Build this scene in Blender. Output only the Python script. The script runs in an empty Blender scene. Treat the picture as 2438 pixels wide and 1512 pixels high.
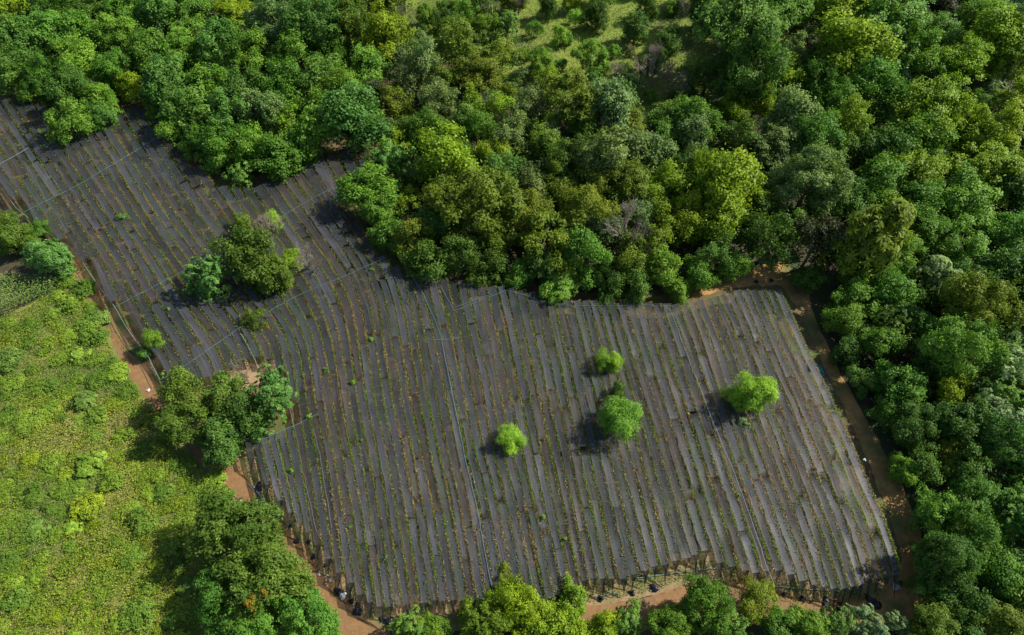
import bpy, math, random
import numpy as np
from mathutils import Vector

# ------------------------------------------------------------------ camera, sky, sun, exposure
SC = bpy.context.scene
COL = SC.collection
W0, H0, F = 2438.0, 1512.0, 1648.0          # picture units used for measuring
PITCH = math.radians(55.0)
CAM = np.array([0.0, 0.0, 62.0])
cd = bpy.data.cameras.new('camera'); cam = bpy.data.objects.new('camera', cd); COL.objects.link(cam)
cam.location = CAM; cam.rotation_euler = (math.pi/2 - PITCH, 0, 0)
cd.sensor_width = 36.0; cd.lens = 36.0*F/W0; cd.clip_end = 3000.0; cd.clip_start = 1.0
SC.camera = cam
SUN_EL = math.radians(42.0)
SUN_AZ = np.array([0.95, 0.31]); SUN_AZ /= np.linalg.norm(SUN_AZ)      # horizontal direction TO the sun
world = bpy.data.worlds.new('World'); SC.world = world; world.use_nodes = True
wn = world.node_tree; bg = wn.nodes['Background']
sky = wn.nodes.new('ShaderNodeTexSky'); sky.sky_type = 'NISHITA'; sky.sun_disc = False
sky.sun_elevation = SUN_EL; sky.sun_rotation = math.atan2(SUN_AZ[0], SUN_AZ[1])
wn.links.new(sky.outputs[0], bg.inputs[0]); bg.inputs[1].default_value = 0.08
sd = bpy.data.lights.new('sun', 'SUN'); sd.energy = 4.2; sd.angle = math.radians(0.6); sd.color = (1.0, 0.95, 0.86)
sun = bpy.data.objects.new('sun', sd); COL.objects.link(sun); sun.location = (60, 60, 90)
tosun = Vector((SUN_AZ[0]*math.cos(SUN_EL), SUN_AZ[1]*math.cos(SUN_EL), math.sin(SUN_EL)))
sun.rotation_euler = tosun.to_track_quat('Z', 'Y').to_euler()
SC.view_settings.view_transform = 'Standard'; SC.view_settings.look = 'None'
SC.view_settings.exposure = 1.0; SC.view_settings.gamma = 1.0
try:
    SC.cycles.max_bounces = 6; SC.cycles.transparent_max_bounces = 12
    SC.cycles.diffuse_bounces = 3; SC.cycles.glossy_bounces = 2; SC.cycles.transmission_bounces = 3
except Exception: pass

# ------------------------------------------------------------------ measuring helpers
FW = np.array([0, math.cos(PITCH), -math.sin(PITCH)]); UP = np.array([0, math.sin(PITCH), math.cos(PITCH)])
def at(px, py, z=0.0):
    r = FW + np.array([1.0, 0, 0])*((px-W0/2)/F) + UP*((H0/2-py)/F)
    t = (z-CAM[2])/r[2]
    return CAM + r*t
def atv(px, py, z):
    px = np.asarray(px, float); py = np.asarray(py, float); z = np.asarray(z, float)
    rx = (px-W0/2)/F; k = (H0/2-py)/F
    ry = FW[1] + UP[1]*k; rz = FW[2] + UP[2]*k
    t = (z-CAM[2])/rz
    return np.stack([rx*t, ry*t, CAM[2]+rz*t], -1)
def depth(p): return float(np.dot(np.asarray(p)-CAM, FW))
def project(p):
    d = np.asarray(p)-CAM; w = np.dot(d, FW)
    return W0/2 + F*d[0]/w, H0/2 - F*np.dot(d, UP)/w
SRC = 2438.0/2560.0
def S(pts): return [(x*SRC, y*SRC) for x, y in pts]
def inpoly(px, py, poly):
    px = np.asarray(px, float); py = np.asarray(py, float)
    c = np.zeros(px.shape, bool); n = len(poly)
    for i in range(n):
        x1, y1 = poly[i]; x2, y2 = poly[(i+1) % n]
        if y1 == y2: continue
        m = ((y1 > py) != (y2 > py)) & (px < (x2-x1)*(py-y1)/(y2-y1)+x1)
        c ^= m
    return c
def vnoise(x, y, seed=0):
    x = np.asarray(x, float)+seed*17.31; y = np.asarray(y, float)+seed*9.77
    xi = np.floor(x); yi = np.floor(y); fx = x-xi; fy = y-yi
    fx = fx*fx*(3-2*fx); fy = fy*fy*(3-2*fy)
    def h(a, b):
        v = np.sin(a*127.1+b*311.7+seed*74.7)*43758.5453
        return v-np.floor(v)
    a = h(xi, yi); b = h(xi+1, yi); c = h(xi, yi+1); d = h(xi+1, yi+1)
    return (a*(1-fx)+b*fx)*(1-fy)+(c*(1-fx)+d*fx)*fy
def fbm(x, y, seed=0):
    return 0.5*vnoise(x, y, seed)+0.3*vnoise(np.asarray(x)*2.1, np.asarray(y)*2.1, seed+1)+0.2*vnoise(np.asarray(x)*4.3, np.asarray(y)*4.3, seed+2)

# ------------------------------------------------------------------ object helpers
def tag(o, label=None, cat=None, group=None, kind=None):
    if label: o['label'] = label
    if cat: o['category'] = cat
    if group: o['group'] = group
    if kind: o['kind'] = kind
    return o
def link(name, me, mat=None, parent=None, color=None):
    o = bpy.data.objects.new(name, me); COL.objects.link(o)
    if mat and me is not None and len(me.materials) == 0: me.materials.append(mat)
    if parent: o.parent = parent
    if color is not None: o.color = (*color, 1.0)
    return o
def empty(name, loc, label, cat, group=None, rz=0.0):
    o = bpy.data.objects.new(name, None); COL.objects.link(o); o.location = loc; o.rotation_euler[2] = rz
    o.empty_display_size = 0.3
    return tag(o, label, cat, group)
def np_mesh(name, verts, faces, smooth=False):
    """faces: (n,4) or (n,3) int array"""
    verts = np.asarray(verts, np.float32); faces = np.asarray(faces, np.int32)
    me = bpy.data.meshes.new(name); k = faces.shape[1]
    me.vertices.add(len(verts)); me.vertices.foreach_set('co', verts.ravel())
    me.loops.add(faces.size); me.loops.foreach_set('vertex_index', faces.ravel())
    me.polygons.add(len(faces)); me.polygons.foreach_set('loop_start', np.arange(0, faces.size, k, dtype=np.int32))
    try: me.polygons.foreach_set('loop_total', np.full(len(faces), k, np.int32))
    except Exception: pass
    me.update(calc_edges=True)
    if smooth: me.polygons.foreach_set('use_smooth', np.ones(len(faces), bool))
    me.validate()
    return me
def unit(a): return a/np.maximum(np.linalg.norm(a, axis=-1, keepdims=True), 1e-9)
def leaf_arrays(c, n, t, L, Wd, fold=0.12):
    """rhombus leaves: centres c, normals n, length directions t"""
    t = unit(t - n*np.sum(t*n, -1, keepdims=True)); s = np.cross(n, t)
    L = L[:, None]; Wd = Wd[:, None]
    v = np.stack([c-t*L*.5, c+s*Wd*.5+n*L*fold, c+t*L*.5-n*L*fold*.6, c-s*Wd*.5+n*L*fold], 1)
    return v.reshape(-1, 3), np.arange(len(c)*4).reshape(-1, 4)
def leaf_mesh(name, c, n, t, L, Wd, lv=None, col=None):
    v, f = leaf_arrays(c, n, t, L, Wd)
    me = np_mesh(name, v, f)
    if lv is not None:
        a = me.attributes.new('lv', 'FLOAT', 'POINT'); a.data.foreach_set('value', np.repeat(lv, 4).astype(np.float32))
    if col is not None:
        a = me.attributes.new('tint', 'FLOAT_COLOR', 'POINT')
        cc = np.concatenate([col, np.ones((len(col), 1))], 1)
        a.data.foreach_set('color', np.repeat(cc, 4, axis=0).astype(np.float32).ravel())
    return me
class Tubes:
    def __init__(s): s.v = []; s.f = []; s.n = 0
    def add(s, pts, rads, sides=6):
        pts = np.asarray(pts, float); m = len(pts)
        if np.isscalar(rads): rads = [rads]*m
        d = unit(np.gradient(pts, axis=0)); rows = []
        for i in range(m):
            a = np.array([0, 0, 1.0]) if abs(d[i, 2]) < .9 else np.array([1.0, 0, 0])
            u = unit(np.cross(d[i], a)); w = np.cross(d[i], u)
            th = np.arange(sides)*2*math.pi/sides
            rows.append(pts[i]+rads[i]*(np.cos(th)[:, None]*u+np.sin(th)[:, None]*w))
        base = s.n
        s.v.append(np.concatenate(rows)); s.n += m*sides
        for i in range(m-1):
            for j in range(sides):
                k = (j+1) % sides
                s.f.append((base+i*sides+j, base+i*sides+k, base+(i+1)*sides+k, base+(i+1)*sides+j))
    def mesh(s, name): return np_mesh(name, np.concatenate(s.v), np.array(s.f), True)

# ------------------------------------------------------------------ materials
def newmat(name):
    m = bpy.data.materials.new(name); m.use_nodes = True
    nt = m.node_tree; nt.nodes.clear()
    return m, nt, nt.nodes, nt.links
def leaf_material(name, source, trans=0.3):
    m, nt, N, Lk = newmat(name)
    out = N.new('ShaderNodeOutputMaterial')
    if source == 'object':
        oi = N.new('ShaderNodeObjectInfo'); base = oi.outputs['Color']
        at_ = N.new('ShaderNodeAttribute'); at_.attribute_name = 'lv'
        mr = N.new('ShaderNodeMapRange'); mr.inputs[3].default_value = 0.50; mr.inputs[4].default_value = 1.55
        Lk.new(at_.outputs['Fac'], mr.inputs[0])
        mul = N.new('ShaderNodeVectorMath'); mul.operation = 'SCALE'
        Lk.new(base, mul.inputs[0]); Lk.new(mr.outputs[0], mul.inputs['Scale'])
        # young leaves are yellower, old ones bluer
        hs = N.new('ShaderNodeHueSaturation')
        mh = N.new('ShaderNodeMapRange'); mh.inputs[3].default_value = 0.520; mh.inputs[4].default_value = 0.472
        Lk.new(at_.outputs['Fac'], mh.inputs[0]); Lk.new(mh.outputs[0], hs.inputs['Hue'])
        Lk.new(mul.outputs[0], hs.inputs['Color']); col = hs.outputs[0]
    else:
        at_ = N.new('ShaderNodeAttribute'); at_.attribute_name = 'tint'; col = at_.outputs['Color']
    p = N.new('ShaderNodeBsdfPrincipled'); p.inputs['Roughness'].default_value = 0.5
    p.inputs['Specular IOR Level'].default_value = 0.12
    Lk.new(col, p.inputs['Base Color'])
    tr = N.new('ShaderNodeBsdfTranslucent')
    tc = N.new('ShaderNodeMixRGB'); tc.blend_type = 'MULTIPLY'; tc.inputs[0].default_value = 1.0
    tc.inputs[2].default_value = (1.15, 1.3, 0.6, 1); Lk.new(col, tc.inputs[1]); Lk.new(tc.outputs[0], tr.inputs[0])
    mx = N.new('ShaderNodeMixShader'); mx.inputs[0].default_value = trans
    Lk.new(p.outputs[0], mx.inputs[1]); Lk.new(tr.outputs[0], mx.inputs[2]); Lk.new(mx.outputs[0], out.inputs[0])
    return m
M_LEAF = leaf_material('tree_leaves', 'object', 0.30)
M_TINT = leaf_material('ground_leaves', 'tint', 0.35)
def simple_mat(name, c1, c2, scale=4.0, rough=0.8, detail=6.0, bump=0.0, c3=None, scale2=0.4):
    m, nt, N, Lk = newmat(name); out = N.new('ShaderNodeOutputMaterial')
    tc = N.new('ShaderNodeTexCoord'); nz = N.new('ShaderNodeTexNoise')
    nz.inputs['Scale'].default_value = scale; nz.inputs['Detail'].default_value = detail; nz.inputs['Roughness'].default_value = 0.65
    Lk.new(tc.outputs['Object'], nz.inputs['Vector'])
    cr = N.new('ShaderNodeValToRGB'); cr.color_ramp.elements[0].position = 0.32; cr.color_ramp.elements[1].position = 0.68
    cr.color_ramp.elements[0].color = (*c1, 1); cr.color_ramp.elements[1].color = (*c2, 1)
    Lk.new(nz.outputs['Fac'], cr.inputs[0]); col = cr.outputs[0]
    if c3:
        n2 = N.new('ShaderNodeTexNoise'); n2.inputs['Scale'].default_value = scale2; n2.inputs['Detail'].default_value = 5
        Lk.new(tc.outputs['Object'], n2.inputs['Vector'])
        r2 = N.new('ShaderNodeValToRGB'); r2.color_ramp.elements[0].position = 0.45; r2.color_ramp.elements[1].position = 0.62
        Lk.new(n2.outputs['Fac'], r2.inputs[0])
        mx = N.new('ShaderNodeMixRGB'); Lk.new(r2.outputs[0], mx.inputs[0]); Lk.new(col, mx.inputs[1]); mx.inputs[2].default_value = (*c3, 1)
        col = mx.outputs[0]
    p = N.new('ShaderNodeBsdfPrincipled'); p.inputs['Roughness'].default_value = rough; p.inputs['Specular IOR Level'].default_value = 0.2
    Lk.new(col, p.inputs['Base Color'])
    if bump:
        b = N.new('ShaderNodeBump'); b.inputs['Strength'].default_value = bump; b.inputs['Distance'].default_value = 0.08
        Lk.new(nz.outputs['Fac'], b.inputs['Height']); Lk.new(b.outputs[0], p.inputs['Normal'])
    Lk.new(p.outputs[0], out.inputs[0])
    return m
M_BARK = simple_mat('bark', (0.10, 0.075, 0.05), (0.22, 0.18, 0.13), 6)
M_TWIG = simple_mat('dry_twigs', (0.1555, 0.1231, 0.09029), (0.2799, 0.2381, 0.1806), 3)
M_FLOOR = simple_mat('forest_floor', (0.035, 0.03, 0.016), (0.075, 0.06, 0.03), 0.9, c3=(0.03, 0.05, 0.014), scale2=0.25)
M_SOIL = simple_mat('field_soil', (0.06885, 0.04455, 0.02268), (0.1539, 0.1013, 0.0486), 1.6, c3=(0.075, 0.095, 0.022), scale2=0.55, bump=0.5)
M_PATH = simple_mat('red_dirt', (0.1564, 0.08312, 0.03381), (0.2346, 0.133, 0.05725), 1.6, detail=10.0, bump=0.6, c3=(0.17, 0.105, 0.05), scale2=0.5)
M_EDGE = simple_mat('brown_dirt', (0.212, 0.1199, 0.03907), (0.3817, 0.2273, 0.07726), 0.8, bump=0.4, c3=(0.115, 0.115, 0.035), scale2=0.3)
M_SAND = simple_mat('pale_soil', (0.2257, 0.1471, 0.07866), (0.301, 0.2052, 0.1163), 1.2, bump=0.3)
M_REDSOIL = simple_mat('red_soil', (0.16, 0.06, 0.024), (0.256, 0.096, 0.04), 1.0, bump=0.4)
M_MEADOW = simple_mat('meadow_soil', (0.1029, 0.121, 0.03388), (0.2057, 0.1815, 0.0726), 0.7, c3=(0.08, 0.12, 0.02), scale2=0.25)
M_GRASS = simple_mat('clearing_grass', (0.1296, 0.1782, 0.02592), (0.216, 0.243, 0.0486), 0.6, c3=(0.11, 0.12, 0.035), scale2=0.10, bump=0.5)
def net_material():
    m, nt, N, Lk = newmat('shade_net'); out = N.new('ShaderNodeOutputMaterial')
    uv = N.new('ShaderNodeUVMap'); uv.uv_map = 'UVMap'
    oi = N.new('ShaderNodeObjectInfo')
    mp = N.new('ShaderNodeMapping'); mp.inputs['Scale'].default_value = (7.0, 0.16, 1)
    add = N.new('ShaderNodeVectorMath'); add.operation = 'ADD'
    sc = N.new('ShaderNodeVectorMath'); sc.operation = 'SCALE'; sc.inputs[0].default_value = (37.0, 91.0, 0)
    Lk.new(oi.outputs['Random'], sc.inputs['Scale'])
    Lk.new(uv.outputs[0], add.inputs[0]); Lk.new(sc.outputs[0], add.inputs[1]); Lk.new(add.outputs[0], mp.inputs['Vector'])
    n1 = N.new('ShaderNodeTexNoise'); n1.inputs['Scale'].default_value = 1.0; n1.inputs['Detail'].default_value = 4; n1.inputs['Roughness'].default_value = 0.7
    Lk.new(mp.outputs[0], n1.inputs['Vector'])
    n2 = N.new('ShaderNodeTexNoise'); n2.inputs['Scale'].default_value = 0.55; n2.inputs['Detail'].default_value = 5
    Lk.new(add.outputs[0], n2.inputs['Vector'])
    r1 = N.new('ShaderNodeMapRange'); r1.inputs[1].default_value = 0.3; r1.inputs[2].default_value = 0.7
    r1.inputs[3].default_value = 0.55; r1.inputs[4].default_value = 1.5
    Lk.new(n1.outputs['Fac'], r1.inputs[0])
    c = N.new('ShaderNodeVectorMath'); c.operation = 'SCALE'
    Lk.new(oi.outputs['Color'], c.inputs[0]); Lk.new(r1.outputs[0], c.inputs['Scale'])
    p = N.new('ShaderNodeBsdfPrincipled'); p.inputs['Roughness'].default_value = 0.55; p.inputs['Specular IOR Level'].default_value = 0.25
    # dust and algae lying on the cloth in irregular patches
    n3 = N.new('ShaderNodeTexNoise'); n3.inputs['Scale'].default_value = 1.3; n3.inputs['Detail'].default_value = 7; n3.inputs['Roughness'].default_value = 0.7
    Lk.new(add.outputs[0], n3.inputs['Vector'])
    r3 = N.new('ShaderNodeMapRange'); r3.inputs[1].default_value = 0.50; r3.inputs[2].default_value = 0.75; r3.inputs[4].default_value = 0.55
    Lk.new(n3.outputs['Fac'], r3.inputs[0])
    m3 = N.new('ShaderNodeMixRGB'); Lk.new(r3.outputs[0], m3.inputs[0]); Lk.new(c.outputs[0], m3.inputs[1]); m3.inputs[2].default_value = (0.060, 0.052, 0.036, 1)
    Lk.new(m3.outputs[0], p.inputs['Base Color'])
    tr = N.new('ShaderNodeBsdfTransparent')
    a1 = N.new('ShaderNodeMapRange'); a1.inputs[1].default_value = 0.35; a1.inputs[2].default_value = 0.68
    a1.inputs[3].default_value = 0.10; a1.inputs[4].default_value = 0.42
    Lk.new(n2.outputs['Fac'], a1.inputs[0])
    ra = N.new('ShaderNodeMath'); ra.operation = 'MULTIPLY_ADD'; ra.inputs[1].default_value = 0.20; ra.use_clamp = True
    Lk.new(oi.outputs['Random'], ra.inputs[0]); sb = N.new('ShaderNodeMath'); sb.operation = 'SUBTRACT'; sb.inputs[1].default_value = 0.08
    Lk.new(a1.outputs[0], sb.inputs[0]); Lk.new(sb.outputs[0], ra.inputs[2])
    mx = N.new('ShaderNodeMixShader'); Lk.new(ra.outputs[0], mx.inputs[0])
    Lk.new(p.outputs[0], mx.inputs[1]); Lk.new(tr.outputs[0], mx.inputs[2]); Lk.new(mx.outputs[0], out.inputs[0])
    return m
M_NET = net_material()
M_BAG = simple_mat('black_plastic', (0.008, 0.009, 0.012), (0.03, 0.032, 0.04), 5, rough=0.4)
M_PIPE = simple_mat('blue_pipe', (0.0561, 0.1515, 0.202), (0.1234, 0.2244, 0.2693), 0.35, rough=0.4)
M_PALE = simple_mat('pale_pipe', (0.1391, 0.2088, 0.2318), (0.2411, 0.2875, 0.2967), 0.3, rough=0.4)
M_WIRE = simple_mat('grey_wire', (0.06552, 0.09828, 0.1147), (0.131, 0.1693, 0.1856), 0.5, rough=0.5)
M_ROPE = simple_mat('teal_rope', (0.0, 0.20, 0.26), (0.02, 0.33, 0.40), 2, rough=0.6)
M_WHITE = simple_mat('white_plastic', (0.374, 0.374, 0.374), (0.5304, 0.5304, 0.5304), 3, rough=0.6)
M_SHEET = simple_mat('rusty_red_sheet', (0.25, 0.07, 0.05), (0.42, 0.30, 0.27), 1.6, rough=0.5)

# ------------------------------------------------------------------ ground sheets
def sheet(name, poly, z, mat, step=12.0, rough=6.0, seed=0, label=None):
    """irregular flat sheet from a polygon measured in the picture and laid on the real ground"""
    pts = []
    n = len(poly)
    for i in range(n):
        a = np.array(poly[i], float); b = np.array(poly[(i+1) % n], float)
        k = max(1, int(np.linalg.norm(b-a)/step))
        nrm = np.array([-(b-a)[1], (b-a)[0]]); nrm /= max(np.linalg.norm(nrm), 1e-6)
        for j in range(k):
            q = a+(b-a)*j/k
            off = (float(fbm(q[0]/22.0, q[1]/22.0, seed))-0.5)*2*rough
            q = q+nrm*off
            pts.append(at(q[0], q[1], z))
    import bmesh
    bm = bmesh.new(); vs = [bm.verts.new(p) for p in pts]
    es = [bm.edges.new((vs[i], vs[(i+1) % len(vs)])) for i in range(len(vs))]
    bmesh.ops.triangle_fill(bm, edges=es, use_beauty=True, use_dissolve=False)
    for f in bm.faces:
        if f.normal.z < 0: f.normal_flip()
    me = bpy.data.meshes.new(name); bm.to_mesh(me); bm.free()
    o = link(name, me, mat); tag(o, kind='structure')
    if label: o['label'] = label
    return o
g = 420.0
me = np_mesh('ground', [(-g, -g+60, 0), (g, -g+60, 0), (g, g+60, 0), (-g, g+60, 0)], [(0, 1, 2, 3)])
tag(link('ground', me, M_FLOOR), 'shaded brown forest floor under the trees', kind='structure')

FIELD = S([(-120, 230), (-20, 190), (60, 235), (130, 262), (150, 330), (250, 270), (345, 240), (380, 250), (450, 360), (540, 430), (640, 440),
           (760, 395), (860, 350), (950, 345), (930, 430), (915, 560), (990, 640), (1100, 670), (1300, 700), (1500, 740), (1700, 735),
           (1800, 700), (1960, 690), (2000, 760), (2060, 890), (2130, 1040), (2190, 1160), (2240, 1290), (2270, 1400), (2250, 1480), (2100, 1530),
           (1900, 1500), (1700, 1470), (1500, 1510), (1300, 1570), (920, 1570), (830, 1480), (740, 1370), (640, 1260), (590, 1170), (560, 1110),
           (440, 1020), (380, 960), (300, 830), (230, 720), (170, 640), (90, 570), (-120, 420)])
sheet('field_soil', FIELD, 0.004, M_SOIL, seed=3, label='weedy brown soil under the black nets')
sheet('meadow', [(-160, 690), (0, 760), (140, 690), (185, 650), (240, 760), (300, 850), (370, 960), (440, 1060), (520, 1130), (620, 1250), (720, 1350), (800, 1460), (850, 1620), (-160, 1620)],
      0.008, M_MEADOW, seed=5, label='bright green overgrown meadow left of the dirt track')
sheet('clearing', [(960, -140), (1720, -140), (1700, 120), (1690, 300), (1480, 290), (1250, 200), (1120, 160), (970, 130)], 0.008, M_GRASS, seed=8,
      label='yellow green grassy clearing at the top')
TRACK = [(150, 590), (182, 608), (230, 684), (264, 753), (304, 835), (340, 866), (376, 914), (420, 975), (490, 1040), (563, 1095), (598, 1148), (632, 1188), (669, 1233), (712, 1287), (752, 1338), (788, 1382), (826, 1422), (880, 1478), (930, 1500), (920, 1620),
         (700, 1620), (690, 1500), (660, 1380), (620, 1290), (560, 1200), (485, 1112), (400, 1010), (345, 945), (288, 870), (262, 800), (240, 755), (208, 712), (160, 645)]
sheet('dirt_track', TRACK, 0.016, M_PATH, rough=4, seed=11, label='reddish brown dirt track along the left edge of the nets')
EDGE = S([(1880, 670), (1960, 650), (2010, 700), (2040, 800), (2100, 930), (2160, 1040), (2240, 1180), (2300, 1330), (2330, 1430), (2290, 1580), (2230, 1560), (2120, 1540),
          (2150, 1505), (2240, 1460), (2255, 1400), (2225, 1290), (2180, 1180), (2130, 1060), (2080, 960), (2040, 870), (1995, 770), (1955, 715), (1880, 712), (1790, 730), (1730, 745), (1740, 720), (1820, 690)])
sheet('dirt_strip', EDGE, 0.016, M_EDGE, rough=5, seed=13, label='brown dirt strip between the nets and the right hand trees')
sheet('bottom_path', S([(1420, 1520), (1600, 1500), (1720, 1460), (1850, 1440), (1960, 1480), (2080, 1500), (2160, 1490), (2180, 1560), (2000, 1620), (1900, 1560), (1700, 1540), (1560, 1600), (1400, 1640)]),
      0.012, M_PATH, rough=5, seed=17, label='red dirt path along the bottom edge of the nets')
M_TAN = simple_mat('dry_tan_soil', (0.19, 0.125, 0.06), (0.27, 0.19, 0.10), 1.0, c3=(0.12, 0.125, 0.04), scale2=0.6, bump=0.4)
sheet('bare_margin', S([(598, 1115), (640, 1150), (740, 1285), (850, 1420), (920, 1480), (1100, 1490), (1350, 1480), (1480, 1430), (1680, 1385), (1790, 1380), (1880, 1415), (2060, 1455), (2215, 1425), (2262, 1440), (2252, 1500),
    (2100, 1540), (1900, 1508), (1700, 1475), (1500, 1515), (1300, 1575), (920, 1575), (830, 1485), (740, 1375), (640, 1265), (590, 1175)]), 0.008, M_TAN, rough=4, seed=29, label='dry tan soil margin under the gathered net ends')
sheet('soil_patch', S([(560, 935), (610, 905), (640, 912), (690, 895), (688, 935), (660, 960), (600, 970)]), 0.012, M_SAND, rough=4, seed=19, label='pale bare soil patch in the notch of the nets')
sheet('red_soil', S([(1985, 105), (2030, 115), (2030, 235), (1990, 240)]), 0.012, M_REDSOIL, rough=4, seed=23, label='red soil gap between the upper right trees')
sheet('red_soil', S([(2360, 1150), (2400, 1160), (2410, 1250), (2370, 1250)]), 0.012, M_REDSOIL, rough=4, seed=24, label='dark red soil gap among the lower right trees')
sheet('red_soil', S([(2150, 660), (2200, 670), (2200, 720), (2140, 720)]), 0.012, M_REDSOIL, rough=4, seed=25, label='red soil below the star leaved tree')

# ------------------------------------------------------------------ shade nets
G = {  # net row guides: row number -> polyline (source pixels, far to near)
 -17: [(-190, 250), (-125, 340), (-75, 426), (-10, 520), (30, 591), (60, 638), (75, 706), (110, 786), (150, 850), (200, 910), (260, 1000), (320, 1080), (380, 1160)],
 -10: [(0, 250), (60, 340), (114, 426), (175, 520), (217, 591), (248, 638), (278, 706), (318, 786), (360, 850), (400, 910), (450, 1000), (490, 1080), (530, 1160)],
 -7.8: [(55, 250), (115, 340), (170, 426), (232, 520), (279, 591), (312, 638), (350, 706), (393, 786), (431, 850), (463, 910), (505, 990), (540, 1070), (580, 1150)],
 -4.5: [(140, 250), (200, 340), (256, 426), (318, 520), (366, 591), (396, 638), (440, 706), (499, 786), (551, 855), (585, 920), (597, 980), (607, 1050), (622, 1123), (645, 1200), (680, 1290), (720, 1380)],
 1: [(285, 250), (340, 340), (395, 426), (455, 520), (515, 600), (575, 680), (632, 757), (668, 800), (688, 830), (700, 864), (711, 913), (720, 960), (727, 1021), (733, 1060), (742, 1111), (750, 1150), (759, 1201), (771, 1284), (785, 1370), (800, 1470)],
 11.6: [(580, 260), (650, 360), (705, 430), (760, 500), (810, 570), (860, 638), (898, 700), (914, 737), (923, 782), (928, 831), (931, 864), (939, 920), (947, 980), (958, 1040), (978, 1123), (1000, 1250), (1020, 1370), (1040, 1500)],
 19.8: [(985, 300), (1010, 450), (1035, 560), (1055, 640), (1073, 735), (1090, 790), (1107, 864), (1125, 945), (1144, 1050), (1165, 1155), (1192, 1260), (1218, 1400), (1240, 1520)],
 32.7: [(1355, 600), (1375, 720), (1389, 790), (1402, 850), (1417, 914), (1428, 967), (1453, 1072), (1475, 1180), (1500, 1290), (1525, 1400), (1550, 1500)],
 40: [(1490, 600), (1528, 720), (1548, 790), (1566, 850), (1583, 905), (1601, 967), (1630, 1060), (1662, 1170), (1693, 1270), (1725, 1380), (1760, 1490)],
 50: [(1690, 600), (1750, 720), (1778, 790), (1802, 850), (1822, 910), (1859, 1010), (1887, 1082), (1916, 1162), (1940, 1225), (1967, 1297), (2003, 1390), (2030, 1470)],
 60: [(1880, 600), (1952, 725), (1982, 790), (2008, 850), (2034, 905), (2086, 1010), (2119, 1085), (2150, 1155), (2178, 1225), (2212, 1297), (2238, 1380), (2262, 1470)],
}
GK = sorted(G)
def _gx(k, y):
    p = np.array(G[k], float); x = np.interp(y, p[:, 1], p[:, 0])
    s0 = (p[1, 0]-p[0, 0])/(p[1, 1]-p[0, 1]); s1 = (p[-1, 0]-p[-2, 0])/(p[-1, 1]-p[-2, 1])
    x = np.where(y < p[0, 1], p[0, 0]+s0*(y-p[0, 1]), x); x = np.where(y > p[-1, 1], p[-1, 0]+s1*(y-p[-1, 1]), x)
    return x
YS = np.arange(180, 1580, 4.0)
GX = np.stack([_gx(k, YS) for k in GK])           # guides sampled on one y grid
ker = np.ones(15)/15.0
GX = np.stack([np.convolve(np.pad(r, 7, mode='edge'), ker, 'valid') for r in GX])
def rowx(kk, y):
    """image x of row line kk (array) at y (array)"""
    kk = np.clip(np.asarray(kk, float), GK[0], GK[-1]+3); y = np.asarray(y, float)
    j = np.clip(np.searchsorted(GK, kk, side='right')-1, 0, len(GK)-2)
    k0 = np.array(GK)[j]; k1 = np.array(GK)[j+1]; t = (kk-k0)/(k1-k0)
    fi = np.clip((y-YS[0])/4.0, 0, len(YS)-1.001); i0 = fi.astype(int); fr = fi-i0
    def g(jj): return GX[jj, i0]*(1-fr)+GX[jj, i0+1]*fr
    return g(j)*(1-t)+g(j+1)*t
NETPOLY = [(-90, 205), (0, 190), (60, 245), (112, 262), (128, 300), (118, 345), (135, 345), (185, 318), (250, 290), (345, 252), (362, 262), (440, 370), (505, 430), (560, 470), (620, 470),
           (700, 440), (780, 400), (840, 375), (900, 355), (945, 360), (930, 430), (900, 470), (905, 560), (930, 620), (970, 655), (1010, 680), (1060, 690),
           (1150, 700), (1250, 715), (1350, 735), (1430, 748), (1560, 752), (1680, 758), (1700, 760), (1760, 745), (1800, 733), (1850, 724), (1930, 722), (1954, 724),
           (1984, 790), (2010, 850), (2036, 905), (2088, 1010), (2121, 1085), (2152, 1155), (2180, 1225), (2214, 1297), (2240, 1380), (2245, 1436),
           (2215, 1443), (2110, 1475), (2058, 1470), (1945, 1428), (1880, 1433), (1795, 1407), (1775, 1378), (1680, 1407), (1554, 1449), (1470, 1449), (1400, 1490),
           (1350, 1505), (1113, 1502), (940, 1522), (900, 1484), (845, 1430), (800, 1368), (735, 1290), (678, 1225), (638, 1160), (607, 1118), (607, 1095), (658, 1095),
           (700, 1075), (745, 1056), (735, 1000), (722, 960), (703, 930), (690, 905), (660, 896), (640, 890), (600, 905), (580, 925), (540, 938), (500, 945), (470, 955), (436, 959),
           (386, 893), (354, 863), (321, 795), (286, 752), (250, 706), (200, 632), (143, 590), (64, 518), (0, 458), (-90, 385)]
NZ = 1.75
rng = np.random.default_rng(4)
def smooth1(n, scale, r):
    m = int(n/scale)+4; a = r.random(m)*2-1
    x = np.arange(n)/scale; i = x.astype(int); f = x-i; f = f*f*(3-2*f)
    return a[i]*(1-f)+a[i+1]*f
NET_COLS = [(0.0305, 0.0325, 0.0400), (0.027, 0.030, 0.034), (0.036, 0.037, 0.046), (0.025, 0.031, 0.030), (0.040, 0.042, 0.052), (0.033, 0.031, 0.034), (0.027, 0.032, 0.037), (0.034, 0.030, 0.031)]
NU = 7
strips = []     # (row, run index, piece index, pieces, object, far/near flags)
weed_pts = []
def ordinal(n):
    w = ['first', 'second', 'third', 'fourth', 'fifth', 'sixth', 'seventh', 'eighth', 'ninth', 'tenth', 'eleventh', 'twelfth', 'thirteenth', 'fourteenth', 'fifteenth', 'sixteenth', 'seventeenth', 'eighteenth', 'nineteenth', 'twentieth']
    return w[n-1] if n <= 20 else 'twenty '+w[n-21]
ROWS = list(range(-16, 60))
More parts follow.
